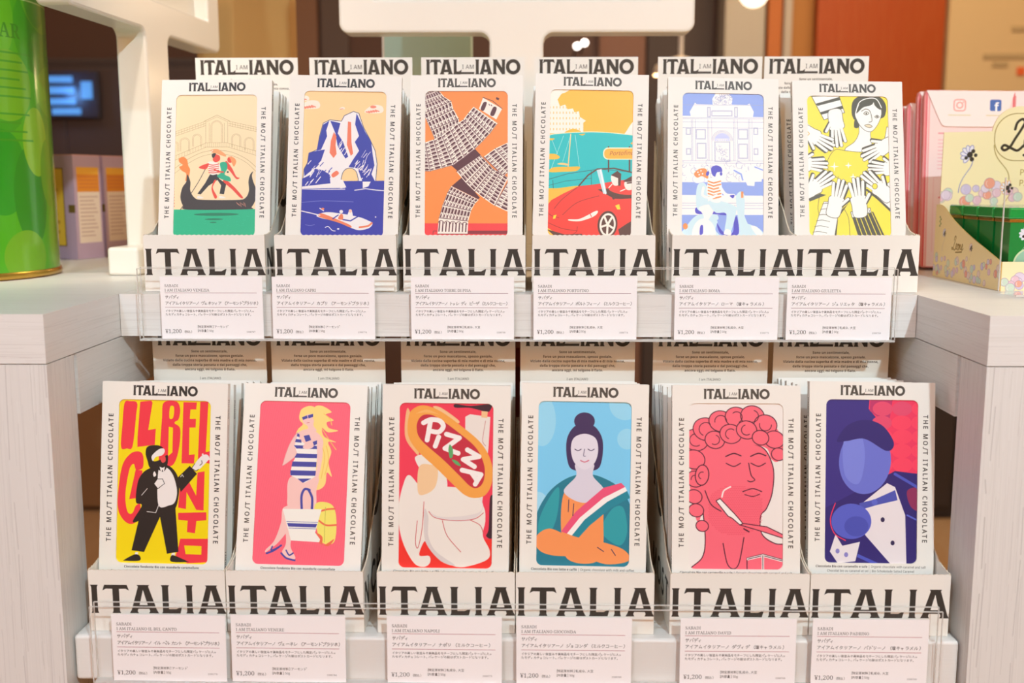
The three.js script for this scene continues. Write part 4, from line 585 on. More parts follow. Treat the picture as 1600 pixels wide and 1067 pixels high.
const gf = grain(13, '#b08c68', '#6a4a32', 1), floorWood = std(0xffffff, 0.35, { map: gf });
const gw = grain(14, '#a6440a', '#843204', .4), wood = std(0xffffff, 0.4, { map: gw });
const paperPlain = std(PAPER, 0.7), kraftEdge = std('#dccfb8', 0.85);
const lacquer = phys('#f4efe4', 0.32, { clearcoat: 0.4, clearcoatRoughness: 0.2 }), boardPanel = std('#efe9dd', 0.6);
const acrylic = phys('#ffffff', 0.02, { transmission: 1, thickness: 0, ior: 1.22 }), acrylicEdge = phys('#f6f3ee', 0.25, { transmission: 0.5, thickness: 0, ior: 1.49 });
const gold = std('#c9a24a', 0.25, { metalness: 0.9 }), darkMetal = std('#3a3634', 0.45, { metalness: 0.6 });

// ---------------------------------------------------------------- the room
struct('floor', boxUV(6.4, 0.08, 7.2), floorWood, [0, FLOOR - 0.04, 0]);
struct('ceiling', box(6.4, 0.08, 7.2), std('#efe9df', 0.9), [0, CEIL + 0.06, 0]);
struct('wall_left', box(0.1, 2.7, 7.2), std('#b9a58c', 0.85), [-3.2, 0.38, 0]);
struct('wall_right', box(0.1, 2.7, 7.2), std('#cdbb9d', 0.85), [3.2, 0.38, 0]);
struct('wall_front', box(6.4, 2.7, 0.1), std('#d8d0c4', 0.85), [0, 0.38, 3.6]);
const back = struct('wall_back', box(6.4, 2.7, 0.1), std('#5d453b', 0.8), [0, 0.38, -2.75]);
const onWall = (name, x0, x1, y0, y1, deep, m) => part(name, boxUV(x1 - x0, y1 - y0, deep), m, back, [(x0 + x1) / 2, (y0 + y1) / 2 - 0.38, 0.05 + deep / 2]);
onWall('brown_panel', -0.78, -0.69, FLOOR, CEIL, 0.03, std('#84624c', 0.7)); onWall('brown_panel', -0.68, -0.59, FLOOR, CEIL, 0.02, std('#5f514b', 0.7));
onWall('brown_panel', 0.24, 0.39, FLOOR, CEIL, 0.025, std('#7d5846', 0.7)); onWall('dark_panel', 0.4, 0.61, FLOOR, CEIL, 0.02, std('#453833', 0.7)); onWall('dark_panel', -3.1, -0.8, FLOOR, 0.36, 0.06, std('#4a403f', 0.6));
onWall('pillar', 0.63, 0.755, FLOOR, CEIL, 0.14, std('#aaa294', 0.8)); onWall('wood_strip', 0.785, 0.83, FLOOR, CEIL, 0.05, std('#b8651f', 0.5)); onWall('metal_strip', 0.835, 0.86, FLOOR, CEIL, 0.06, std('#b5aa9c', 0.4)); onWall('brown_panel', 0.862, 0.935, FLOOR, CEIL, 0.04, std('#a9702f', 0.6));
const woodPanel = onWall('wood_panel', 0.937, 1.345, FLOOR, CEIL, 0.08, wood); onWall('beige_panel', 1.35, 3.1, FLOOR, CEIL, 0.1, std('#cdb48a', 0.85));
for (const [x, y, w] of [[1.6, 0.585, 0.1], [1.55, 0.5, 0.17], [1.52, 0.475, 0.05]]) onWall('lettering_bar', x - w / 2, x + w / 2, y - 0.008, y + 0.008, 0.104, std('#b09a74', 0.8));
onWall('orange_dot', 1.575, 1.6, 0.44, 0.465, 0.104, std('#d8602c', 0.7));
// dark cupboard far behind on the left with a lit blue sign
{
  const c = thing('dark_cupboard', 'dark cupboard at the far back, behind the lilac boxes', 'cupboard', [-1.35, FLOOR, -2.42]);
  part('body', box(0.9, 1.36, 0.36, 0.01), std('#3b3233', 0.5), c, [0, 0.68, 0]); part('door', box(0.44, 1.3, 0.02, 0.004), std('#463b3a', 0.45), c, [-0.22, 0.68, 0.19]); part('door', box(0.44, 1.3, 0.02, 0.004), std('#463b3a', 0.45), c, [0.22, 0.68, 0.19]);
  part('base_panel', box(0.9, 0.5, 0.024, 0.004), std('#94724f', 0.5), c, [0, 0.262, 0.205]);
  const s = thing('lit_sign', 'small blue lit sign glowing in the dark left background', 'sign', [-1.325, 0.352, -2.205]);
  part('panel', box(0.17, 0.135, 0.012, 0.003), std('#2a2c38', 0.4), s);
  const glow = std('#20324c', 0.5, { emissive: new THREE.Color('#5aa2ee'), emissiveIntensity: 1.6 });
  for (const [x, y, w, h] of [[-0.025, 0.043, 0.075, 0.018], [-0.022, 0.012, 0.08, 0.02], [-0.02, -0.02, 0.08, 0.018], [-0.01, -0.048, 0.085, 0.018], [0.052, 0.012, 0.032, 0.05]]) part('lit_line', box(w, h, 0.004, 0.0015), glow, s, [x, y, 0.008]);
  const l = new THREE.PointLight(0x6fb0ff, 0.05, 0, 2); l.position.set(-1.325, 0.352, -2.16); l.castShadow = true; scene.add(l);
}
{
  const c = thing('dark_base_cabinet', 'low dark cabinet at the far back, seen under the right counter wing', 'cabinet', [1.75, FLOOR, -2.37]);
  part('body', box(1.9, 0.85, 0.4, 0.01), std('#2b2422', 0.5), c, [0, 0.425, 0]); for (const x of [-0.71, -0.24, 0.24, 0.71]) part('door', box(0.46, 0.78, 0.02, 0.004), std('#332a28', 0.45), c, [x, 0.43, 0.205]);
}
// ceiling panels and spots
for (const [name, x, z, w, d, color, power, label] of PANELS) {
  const t = thing(name, label, 'light', [x, CEIL, z]);
  part('frame', box(w + 0.06, 0.03, d + 0.06, 0.005), std('#f2f0ec', 0.6), t, [0, 0.005, 0]);
  part('diffuser', box(w, 0.012, d, 0.003), std('#ffffff', 0.6, { emissive: new THREE.Color(color), emissiveIntensity: 0.4 }), t, [0, -0.012, 0]);
  const l = new THREE.RectAreaLight(color, power, w, d); l.position.set(x, CEIL - 0.024, z); l.lookAt(x, CEIL - 2, z); scene.add(l);
}
{
  const [x, y, z, w, h, color, power] = WARM_FILL, t = thing('added_fill_panel', 'added warm fill panel across the aisle, unseen behind the viewer', 'cabinet', [x, FLOOR, z]);
  part('body', box(w + 0.1, 2.48, 0.1, 0.01), std('#6d4c34', 0.6), t, [0, 1.24, 0.05]); part('fill_panel_face', box(w, h, 0.012, 0.003), std('#f3d2a4', 0.6, { emissive: new THREE.Color(color), emissiveIntensity: 0.25 }), t, [0, y - FLOOR, -0.006]);  // housing and glowing face of the added fill light
  const l = new THREE.RectAreaLight(color, power, w, h); l.position.set(x, y, z - 0.02); l.lookAt(x, y, -5); scene.add(l);
}
for (const [x, y, z, tx, ty, tz, color, cd, cone, label] of SPOTS) {
  const t = thing('track_spotlight', label, 'light', [x, CEIL, z]);
  part('track_adapter', box(0.05, 0.03, 0.12, 0.005), darkMetal, t, [0, 0.005, 0]); part('arm', new THREE.CylinderGeometry(0.008, 0.008, CEIL - y, 12), darkMetal, t, [0, -(CEIL - y) / 2, 0]);
  const dir = new THREE.Vector3(tx - x, ty - y, tz - z).normalize(), q = new THREE.Quaternion().setFromUnitVectors(new THREE.Vector3(0, -1, 0), dir);
  const profile = [[0.0, 0.07], [0.036, 0.07], [0.04, 0.06], [0.04, -0.05], [0.036, -0.05], [0.036, 0.03], [0, 0.03]].map(([a, b]) => new THREE.Vector2(a, b));
  const can = part('lamp_housing', new THREE.LatheGeometry(profile, 28), darkMetal, t, [0, y - CEIL, 0]); can.quaternion.copy(q);
  const lens = part('lamp_lens', new THREE.CylinderGeometry(0.034, 0.034, 0.004, 28), std('#ffffff', 0.4, { emissive: new THREE.Color(color), emissiveIntensity: 4 }), can, [0, -0.03, 0]);
  const l = new THREE.SpotLight(color, cd, 0, cone, 0.6, 2); l.position.set(x, y, z).addScaledVector(dir, 0.056); l.target.position.set(tx, ty, tz); l.castShadow = true; l.shadow.radius = 1.6; l.shadow.mapSize.set(2048, 2048); scene.add(l, l.target);
}

// ---------------------------------------------------------------- white counter: two wings, recessed middle, lower shelf
const U = 0.353, Z1 = 0.1484, TH = 0.0377, Y2 = -0.2596, Z2 = 0.1361, BACKZ = -0.78;
for (const s of [-1, 1]) {
  const t = thing('display_counter', s < 0 ? 'white wood-grain counter wing on the left carrying the green tin' : 'white wood-grain counter wing on the right carrying the yellow candy tray', 'counter', [s * U, 0, 0]);
  const w = 0.62, d = Z1 - BACKZ;
  part('top', boxUV(w, TH, d), whiteH, t, [s * w / 2, -TH / 2, (Z1 + BACKZ) / 2]);
  part('leg', boxUV(0.4, -TH - 0.0008 - FLOOR, 0.0485), whiteV, t, [s * 0.2, (-TH - 0.0008 + FLOOR) / 2, Z1 - 0.0245]);
  part('apron', boxUV(0.018, 0.0495, d - 0.06), whiteH, t, [s * 0.009, -TH - 0.0008 - 0.0248, (Z1 - 0.049 + BACKZ) / 2]);
  part('rear_leg', boxUV(0.05, -TH - FLOOR, 0.05), whiteV, t, [s * 0.03, (-TH + FLOOR) / 2 - 0.0008, BACKZ + 0.026 - 0.06 + 0.06]);
}
{
  const t = thing('counter_shelf', 'recessed white middle shelf carrying the upper row of boxes', 'shelf', [0, 0, 0]);
  part('board', boxUV(2 * U - 0.001, 0.03, -BACKZ - 0.018), whiteH, t, [0, -0.015, (BACKZ - 0.018) / 2]);
  part('fascia', boxUV(2 * U - 0.001, TH, 0.018), whiteH, t, [0, -TH / 2, -0.009]);
  const l = thing('lower_shelf', 'white lower shelf carrying the front row of boxes', 'shelf', [0, Y2, 0]);
  part('board', box(2 * 0.3512, TH, 0.40, 0.003), whiteH, l, [0, -TH / 2, Z2 - 0.2]);
  const b = thing('brown_plinth', 'brown wooden plinth under the white lower shelf', 'plinth', [0, FLOOR, -0.1]);
  part('body', box(0.64, Y2 - TH - FLOOR, 0.40, 0.002), std('#6d4229', 0.5), b, [0, (Y2 - TH - FLOOR) / 2, 0]);
}

// ---------------------------------------------------------------- display boxes
const Z3 = 0.1269, Z4 = -0.0198;
const boxFrontM = std(0xffffff, 0.6, { map: boxFrontTexture });
const backM = std(0xffffff, 0.6, { map: backTexture });
const rightTex = sideTexture(true), leftTex = sideTexture(false);
const rightM = printOn(rightTex, 0, 0, BD, BD * 900 / 660), leftM = printOn(leftTex, -BD, 0, BD, BD * 900 / 660);
const T = 0.0009;
const sideGeo = (right) => {
  const s = new THREE.Shape(), edge = [[0, BH], [.012, .0515], [.024, .0535], [.036, .0605], [.05, .071], [.09, .094], [.13, .117], [BD, .14]];
  const pts = [[0, 0], [BD, 0]], top = [];
  for (let i = 0; i + 1 < edge.length; i++) { const [a, b] = edge[i], [c, d] = edge[i + 1], n = Math.max(2, Math.round(Math.hypot(c - a, d - b) / .0022)); for (let j = 0; j < n; j++) { const t = j / n, z = ((top.length % 2) ? .0005 : -.0005); top.push([a + (c - a) * t + (i ? z : 0), b + (d - b) * t + z]); } }
  top.push([BD, .14]); top[0] = [0, BH];
  pts.push(...top.reverse());
  (right ? pts : pts.map(([x, y]) => [-x, y]).reverse()).forEach(([x, y], i) => (i ? s.lineTo(x, y) : s.moveTo(x, y)));
  const g = slab(s, T); g.translate(0, 0, -T); g.rotateY(right ? Math.PI / 2 : -Math.PI / 2); return g;
};
const frontGeo = (() => {
  const s = new THREE.Shape(); s.moveTo(-BW / 2, 0); s.lineTo(BW / 2, 0); s.lineTo(BW / 2, BH - .001);
  for (let i = 0; i <= 50; i++) s.lineTo(BW / 2 - .001 - i * (BW - .002) / 50, BH + (i % 2 ? .00025 : -.00025)); s.lineTo(-BW / 2, BH - .001); s.closePath();
  const g = slab(s, T), uv = g.attributes.uv; for (let i = 0; i < uv.count; i++) uv.setXY(i, (uv.getX(i) + BW / 2) / BW, uv.getY(i) / BH); g.translate(0, 0, -T); return g;
})();
const backGeo = new THREE.BoxGeometry(BACK_W, BACK_H, T), rightGeo = sideGeo(true), leftGeo = sideGeo(false), bottomGeo = box(BW - 2 * T, 0.0012, BD - 2 * T), ledgeGeo = box(BW - 0.004, 0.0052, 0.02);
function makeBox(x, y, z, label, turn) {
  const t = thing('display_box', label, 'display box', [x, y + 0.0003, z], turn, 'cardboard display boxes of chocolate packs');
  part('front_panel', frontGeo, [boxFrontM, kraftEdge], t);
  part('side_panel', rightGeo, [rightM, kraftEdge], t, [BW / 2, 0, -T]); part('side_panel', leftGeo, [leftM, kraftEdge], t, [-BW / 2, 0, -T]);
  part('back_panel', backGeo, [kraftEdge, kraftEdge, kraftEdge, kraftEdge, backM, paperPlain], t, [0, BACK_H / 2, -BD]);
  part('bottom', bottomGeo, paperPlain, t, [0, 0.0006, -BD / 2]);
  return t;
}
// ---------------------------------------------------------------- chocolate packs
const coverGeo = (() => { const s = roundRect(new THREE.Shape(), -PW / 2, 0, PW / 2, PH, 0.0006); s.holes.push(roundRect(new THREE.Path(), WIN.x0, WIN.y0, WIN.x1, WIN.y1, 0.0048)); const g = slab(s, 0.0011); g.translate(0, 0, -0.0011); return g; })();
const artGeo = new THREE.BoxGeometry(WIN.x1 - WIN.x0 + 0.002, WIN.y1 - WIN.y0 + 0.002, 0.0002);
const bodyGeo = new THREE.BoxGeometry(PW - 0.0006, PH - 0.0004, 0.0068);
const spineM = std(0xffffff, 0.6, { map: spineTexture });
const covers = {};
const coverM = (f, ink) => (covers[f + ink] ||= printOn(coverTexture(f, ink), -PW / 2, 0, PW, PH, 0.5));
function makePack(label, art, cover, position, lean, roll, yaw) {
  const t = thing('chocolate_pack', label, 'chocolate pack', position, 0, 'chocolate packs');
  t.rotation.order = 'YXZ'; t.rotation.set(-lean, yaw, roll);
  part('cover', coverGeo, [cover, paperPlain], t);
  part('artwork', artGeo, [paperPlain, paperPlain, paperPlain, paperPlain, art, paperPlain], t, [0, (WIN.y0 + WIN.y1) / 2, -0.0012]);
  part('body', bodyGeo, [spineM, spineM, paperPlain, paperPlain, paperPlain, paperPlain], t, [0, PH / 2, -0.0048]);
  return t;
}
const R = Math.PI / 180, ORD = ['second', 'third', 'fourth', 'fifth', 'sixth', 'seventh', 'eighth', 'ninth', 'tenth'];
// box x, pack x, z, lean, roll, yaw, art, what the print shows, flavour, number of packs behind
const ITEMS = [
  [0, -0.2811, -0.2771, -0.0285, 13.8, 0.35, 0.54, artGondola, 'gondola dancers', 'dark', 6, -0.5],
  [0, -0.1626, -0.1592, -0.0215, 11.5, -0.98, 0.09, artRocks, 'blue sea rocks', 'dark', 6, -0.3],
  [0, -0.0466, -0.0455, -0.0230, 10.9, -0.07, 0.6, artTower, 'knotted tower', 'milk', 6, 0],
  [0, 0.0695, 0.0650, -0.0222, 10.5, -1.1, -0.3, artCar, 'red open car', 'milk', 6, 0],
  [0, 0.1945, 0.1885, -0.0385, 12.8, -1.2, 1.2, artScooter, 'scooter couple', 'salt', 5, -0.5],
  [0, 0.3042, 0.3066, -0.0405, 15.2, -0.79, 0.6, artHands, 'reaching hands', 'salt', 5, 0],
  [1, -0.2857, -0.2885, 0.1145, 8.5, -1.2, 0.6, artSinger, 'bearded singer', 'dark', 5, 0],
  [1, -0.1749, -0.1772, 0.1180, 15.8, -1.2, 0.5, artBather, 'striped swimsuit', 'dark', 5, 0],
  [1, -0.0540, -0.0560, 0.1195, 5.8, -0.7, 0.5, artPizza, 'red pizza', 'milk', 5, 0],
  [1, 0.0567, 0.0549, 0.1140, 7.3, -0.79, -0.13, artPortrait, 'sash portrait', 'milk', 5, 0],
  [1, 0.1793, 0.1785, 0.1190, 8.4, 0.1, -0.9, artBust, 'pink bust', 'salt', 5, 0],
  [1, 0.2901, 0.2908, 0.1040, 8.9, -0.7, 0.6, artSuit, 'evening suit', 'salt', 5, 0],
];
ITEMS.forEach(([row, bx, px, pz, lean, roll, yaw, art, what, flavour, n, turn], i) => {
  const y = row ? Y2 : 0, z = row ? Z3 : Z4;
  const b = makeBox(bx, y, z, 'white card display box holding the packs printed with the ' + what, turn * R);
  const artM = std(0xffffff, 0.45, { map: art }), cm = coverM(flavour, row ? (i < 7 ? '#2b2725' : '#4a443c') : i < 2 ? '#2f2b29' : '#4f4940');
  part('ledge', ledgeGeo, paperPlain, b, [0, 0.0012 + 0.0026, pz - z - 0.0055]);
  makePack('foremost chocolate pack in its box, printed with the ' + what, artM, cm, [px, y + 0.0015 + 0.0064 + Math.abs(Math.sin(roll * R)) * PW / 2 * 0.4, pz], lean * R, roll * R, yaw * R);
  seed = 100 + i;
  for (let k = 0; k < n; k++) {
    const zz = pz - 0.021 - k * 0.0112, deepest = (0.1615 - (z - (pz - 0.021 - (n - 1) * 0.0112)) - 0.0085) / 0.19;
    const last = Math.min(25, Math.asin(deepest) / R), l = lean + 2.5 + (last - lean - 2.5) * k / (n - 1);
    makePack(ORD[k] + ' pack from the front in the display box of the ' + what + ' print', artM, cm, [bx + between(-0.0014, 0.0014) + (px - bx) * 0.5, y + 0.0022, zz], l * R, between(-0.25, 0.25) * R, turn * R);
  }
});

// ---------------------------------------------------------------- price rails and cards
function rail(label, x0, x1, y0, y1, z) {
  const w = x1 - x0, h = y1 - y0, cx = (x0 + x1) / 2, t = thing('price_rail', label, 'price rail', [cx, y0, z]);
  part('rear_pane', box(w, h, 0.0014), acrylic, t, [0, h / 2, 0.0012]); part('front_pane', box(w, h - 0.0006, 0.0014), acrylic, t, [0, h / 2, 0.0096]);
  part('fold', box(w, 0.0014, 0.0092), acrylicEdge, t, [0, 0.0007, 0.0054]);
  for (const [zz, hh] of [[0.0012, h], [0.0096, h - 0.0006]]) { part('edge', box(w, 0.0005, 0.0015), acrylicEdge, t, [0, hh, zz]); for (const s of [-1, 1]) part('edge', box(0.0005, hh, 0.0015), acrylicEdge, t, [s * w / 2, hh / 2, zz]); }
}
rail('clear acrylic price rail along the front of the upper shelf', -0.332, 0.331, -0.0405, 0.0240, 0.0004);
rail('clear acrylic price rail along the front of the lower shelf', -0.3326, 0.3326, -0.2955, -0.2306, Z2 + 0.0004);
const CARDS = [
  [0, -0.2682, 'VENEZIA', 'ヴェネツィア', 'アーモンドプラリネ', '1506767', 'VENEZIA under the gondola pack'], [0, -0.1693, 'CAPRI', 'カプリ', 'アーモンドプラリネ', '1506774', 'CAPRI under the sea rocks pack'], [0, -0.0468, 'TORRE DI PISA', 'トッレ ディ ピーザ', 'ミルクコーヒー', '1506766', 'TORRE DI PISA under the tower pack'],
  [0, 0.0609, 'PORTOFINO', 'ポルトフィーノ', 'ミルクコーヒー', '1506774', 'PORTOFINO under the red car pack'], [0, 0.1845, 'ROMA', 'ローマ', '塩キャラメル', '1506775', 'ROMA under the scooter pack'], [0, 0.2823, 'GIULIETTA', 'ジュリエッタ', '塩キャラメル', '1506768', 'GIULIETTA under the reaching hands pack'],
  [1, -0.2724, 'IL BEL CANTO', 'イル ベル カント', 'アーモンドプラリネ', '1506770', 'IL BEL CANTO under the singer pack'], [1, -0.1776, 'VENERE', 'ヴェーネレ', 'アーモンドプラリネ', '1506764', 'VENERE under the swimsuit pack'], [1, -0.0543, 'NAPOLI', 'ナポリ', 'ミルクコーヒー', '1506771', 'NAPOLI under the pizza pack'],
  [1, 0.0476, 'GIOCONDA', 'ジョコンダ', 'ミルクコーヒー', '1506765', 'GIOCONDA under the sash portrait pack'], [1, 0.1761, 'DAVID', 'ダヴィデ', '塩キャラメル', '1506766', 'DAVID under the pink bust pack'], [1, 0.2790, 'PADRINO', 'パドリーノ', '塩キャラメル', '1506769', 'PADRINO under the evening suit pack'],
];
const cardGeo = new THREE.BoxGeometry(CW, CH, 0.0004), cardPlain = std('#f4eeec', 0.6);
CARDS.forEach(([row, x, name, kana, flavour, code, label], i) => {
  const m = std(0xffffff, 0.6, { map: cardTexture(name, kana, flavour, code, row ? '#b5727e' : '#a9848a') });
  const yb = row ? -0.2941 : -0.0390;
  const c = part('price_card', cardGeo, [cardPlain, cardPlain, cardPlain, cardPlain, m, cardPlain], scene, [x, yb + CH / 2, (row ? Z2 : 0) + 0.0064], [-0.012, 0, [0, -.1, 0, .1, 0, -.15, -.35, -.3, -.2, -.15, 0, -.2][i] * R]);
  tag(c, 'white price card lettered ' + label, 'price card', 'price cards in the acrylic rails');
});

// ---------------------------------------------------------------- lacquered sign stands
const standGeo = (() => {
  const fw = 0.192, fb = 0.2635, ft = 0.475, cw = 0.0268, r = 0.014, o = 0.008, s = new THREE.Shape();
  s.moveTo(-cw, 0.03); s.lineTo(cw, 0.03); s.lineTo(cw, fb - r); s.absarc(cw + r, fb - r, r, Math.PI, Math.PI / 2, true); s.lineTo(fw - o, fb); s.absarc(fw - o, fb + o, o, -Math.PI / 2, 0);
  s.lineTo(fw, ft - o); s.absarc(fw - o, ft - o, o, 0, Math.PI / 2); s.lineTo(-fw + o, ft); s.absarc(-fw + o, ft - o, o, Math.PI / 2, Math.PI); s.lineTo(-fw, fb + o); s.absarc(-fw + o, fb + o, o, Math.PI, Math.PI * 1.5);
  s.lineTo(-cw - r, fb); s.absarc(-cw - r, fb - r, r, Math.PI / 2, 0, true); s.closePath();
  s.holes.push(roundRect(new THREE.Path(), -fw + 0.032, fb + 0.029, fw - 0.032, ft - 0.03, 0.006));
  const g = slab(s, 0.028, 0.003); g.translate(0, 0, -0.014); return g;
})();
for (const [x, z, turn, label] of [[-0.003, -0.285, 0, 'white lacquered sign stand facing the viewer behind the upper packs'], [-0.414, -0.263, 86 * R, 'white lacquered sign stand seen edge-on beside the green tin']]) {
  const t = thing('sign_stand', label, 'sign stand', [x, 0, z], turn, 'white lacquered sign stands');
  part('frame', standGeo, lacquer, t); part('foot', box(0.156, 0.03, 0.034, 0.004), lacquer, t, [0, 0.0152, 0]); part('panel', box(0.322, 0.154, 0.008, 0.001), boardPanel, t, [0, 0.3688, -0.004]);
}
// boards standing further back
{
  const k = thing('tan_gift_box', 'tall tan gift box standing behind the gondola packs', 'gift box', [-0.391, 0, -0.62]);
  part('body', box(0.134, 0.46, 0.04, 0.002), std('#bd8e4e', 0.75), k, [0, 0.23, 0]); part('lid', box(0.137, 0.05, 0.043, 0.002), std('#c2935a', 0.75), k, [0, 0.44, 0]);
  const m = thing('mint_gift_box', 'pale mint gift box behind the stem of the facing stand', 'gift box', [-0.124, 0, -0.53]);
  part('body', box(0.116, 0.40, 0.05, 0.002), std('#b9d8ca', 0.6), m, [0, 0.2, 0]); part('edge_band', box(0.003, 0.40, 0.052, 0.001), std('#f1ece2', 0.6), m, [-0.0575, 0.2, 0]);
  const g = thing('jar', 'jar with a golden lid far behind the red car packs', 'jar', [0.06, 0, -0.72]);
  part('body', new THREE.LatheGeometry([[0, 0], [0.026, 0], [0.03, 0.006], [0.03, 0.225], [0.024, 0.24], [0, 0.24]].map(([a, b]) => new THREE.Vector2(a, b)), 28), std('#4a2e22', 0.25), g); part('lid', new THREE.CylinderGeometry(0.026, 0.026, 0.018, 28), gold, g, [0, 0.249, 0]);
}
// dark red boxes below, behind the lower row
for (const [x, w, h, c, label] of [[0.225, 0.05, 0.17, '#5a1512', 'dark red carton seen between the pink bust box and the suit box'], [0.0, 0.06, 0.19, '#6a1a1c', 'dark red carton seen in the gap between the pizza box and the portrait box']]) {
  const t = thing('dark_red_carton', label, 'carton', [x, Y2, -0.16]);
  part('body', box(w, h, 0.06, 0.002), std(c, 0.5), t, [0, h / 2 + 0.0002, 0]); part('lid', box(w + 0.003, 0.02, 0.063, 0.002), std('#8a2a1a', 0.5), t, [0, h - 0.008, 0]);
}
// ---------------------------------------------------------------- left: green tin, lilac boxes
{
  const tex = canvasTexture(2048, 900, (k, w, h) => {
    k.fillStyle = '#4fae17'; k.fillRect(0, 0, w, h); seed = 5;
    for (let i = 0; i < 60; i++) { k.globalAlpha = .55; k.fillStyle = rnd() < .5 ? '#74bd22' : '#37981c'; k.beginPath(); k.ellipse(rnd() * w, rnd() * h, between(60, 120), between(60, 130), 0, 0, 7); k.fill(); }
    k.globalAlpha = 1; const u = (deg) => deg / 360 * w;
    for (const [d, y, rx, ry, c] of [[60, 640, 85, 110, '#2f9a1c'], [78, 700, 70, 130, '#2a8f1a'], [84, 560, 60, 90, '#86bd22'], [66, 420, 90, 90, '#6fb21c'], [95, 640, 50, 90, '#5fa818'], [72, 860, 80, 70, '#6fae1c']]) { k.fillStyle = c; k.beginPath(); k.ellipse(u(d), y, rx, ry, 0, 0, 7); k.fill(); }
    k.fillStyle = '#3c8a16'; k.font = 'bold 50px serif'; k.textAlign = 'right'; k.fillText('CAVIAR', u(76), 300); k.fillStyle = '#459a1a';
    for (let i = 0; i < 11; i++) if (i !== 6) k.fillRect(u(50), 335 + i * 22, u(33) - (i * 37 % 60), 5);
    k.fillStyle = '#b7d98a'; k.fillRect(0, 196, w, 4);
  });
  const t = thing('green_tin', 'large round green tin with gold rim at the left edge', 'tin', [-0.6135, 0, -0.186]);
  part('body', new THREE.CylinderGeometry(0.1165, 0.1165, 0.35, 96, 1), phys(0xffffff, 0.28, { map: tex, metalness: 0.12, clearcoat: 0.7, clearcoatRoughness: 0.12 }), t, [0, 0.182, 0]);
  part('rim', new THREE.LatheGeometry([[0.112, 0], [0.1176, 0.001], [0.1186, 0.004], [0.1176, 0.0075], [0.1165, 0.008]].map(([a, b]) => new THREE.Vector2(a, b)), 96), gold, t); part('base', new THREE.CylinderGeometry(0.112, 0.112, 0.002, 64), gold, t, [0, 0.0015, 0]);
  part('lid', new THREE.CylinderGeometry(0.118, 0.118, 0.03, 96), phys('#3f9a12', 0.3, { metalness: 0.35, clearcoat: 0.7 }), t, [0, 0.372, 0]);
}
{
  const front = canvasTexture(360, 528, (k, w, h) => { k.fillStyle = '#b9a0b8'; k.fillRect(0, 0, w, h); k.fillStyle = '#8a6a2c'; k.fillRect(30, 62, w - 92, 400); k.fillStyle = '#f0c53c'; k.fillRect(36, 68, w - 104, 388); k.fillStyle = '#c79a2a'; for (const [x, y, a] of [[210, 130, 30], [214, 165, 44], [222, 210, 26], [222, 290, 30], [228, 330, 36], [230, 380, 30]]) k.fillRect(x, y, a, 16); k.fillStyle = '#6e5a22'; k.fillRect(w - 40, 250, 40, 40); });
  const side = canvasTexture(200, 528, (k, w, h) => { k.fillStyle = '#bfa2b6'; k.fillRect(0, 0, w, h); k.fillStyle = '#f2b23e'; k.fillRect(22, 58, w - 36, 36); k.fillStyle = '#e58f2c'; k.fillRect(22, 94, w - 36, 90); k.fillStyle = '#efd9c4'; k.fillRect(22, 184, w - 36, 262); k.fillStyle = '#cfae9c'; for (let i = 0; i < 11; i++) k.fillRect(36, 206 + i * 20, w - 64 - (i * 31 % 40), 7); k.fillStyle = '#d8793a'; for (let i = 0; i < 4; i++) k.fillRect(34, 104 + i * 18, w - 60, 6); });
  const lilac = std('#c2a5bb', 0.55), fm = std(0xffffff, 0.5, { map: front }), sm = std(0xffffff, 0.5, { map: side });
  [['nearest the viewer', -0.605, -0.461, -18], ['in the middle of its row', -0.5885, -0.5135, -17], ['farthest back in its row', -0.572, -0.566, -19]].forEach(([w, x, z, a]) => {
    const t = thing('lilac_carton', 'lilac carton with yellow and orange labels, ' + w, 'carton', [x, 0, z], a * R, 'lilac cartons behind the green tin');
    part('body', new THREE.BoxGeometry(0.094, 0.132, 0.05), [sm, lilac, std('#d8a6a0', 0.5), lilac, fm, lilac], t, [0, 0.0664, 0]);
    part('lid_flap', box(0.0935, 0.0012, 0.0495), std('#d9a49e', 0.5), t, [0, 0.133, 0]);
  });
  const o = thing('amber_bottle', 'amber bottle hidden behind the edge-on stand', 'bottle', [-0.50, 0, -0.68]);
  part('glass', new THREE.LatheGeometry([[0, 0], [0.02, 0], [0.022, 0.004], [0.022, 0.075], [0.009, 0.095], [0.009, 0.115], [0, 0.115]].map(([a, b]) => new THREE.Vector2(a, b)), 24), phys('#b8520f', 0.15, {}), o); part('cap', new THREE.CylinderGeometry(0.011, 0.011, 0.016, 20), std('#3a2a20', 0.5), o, [0, 0.122, 0]);
}
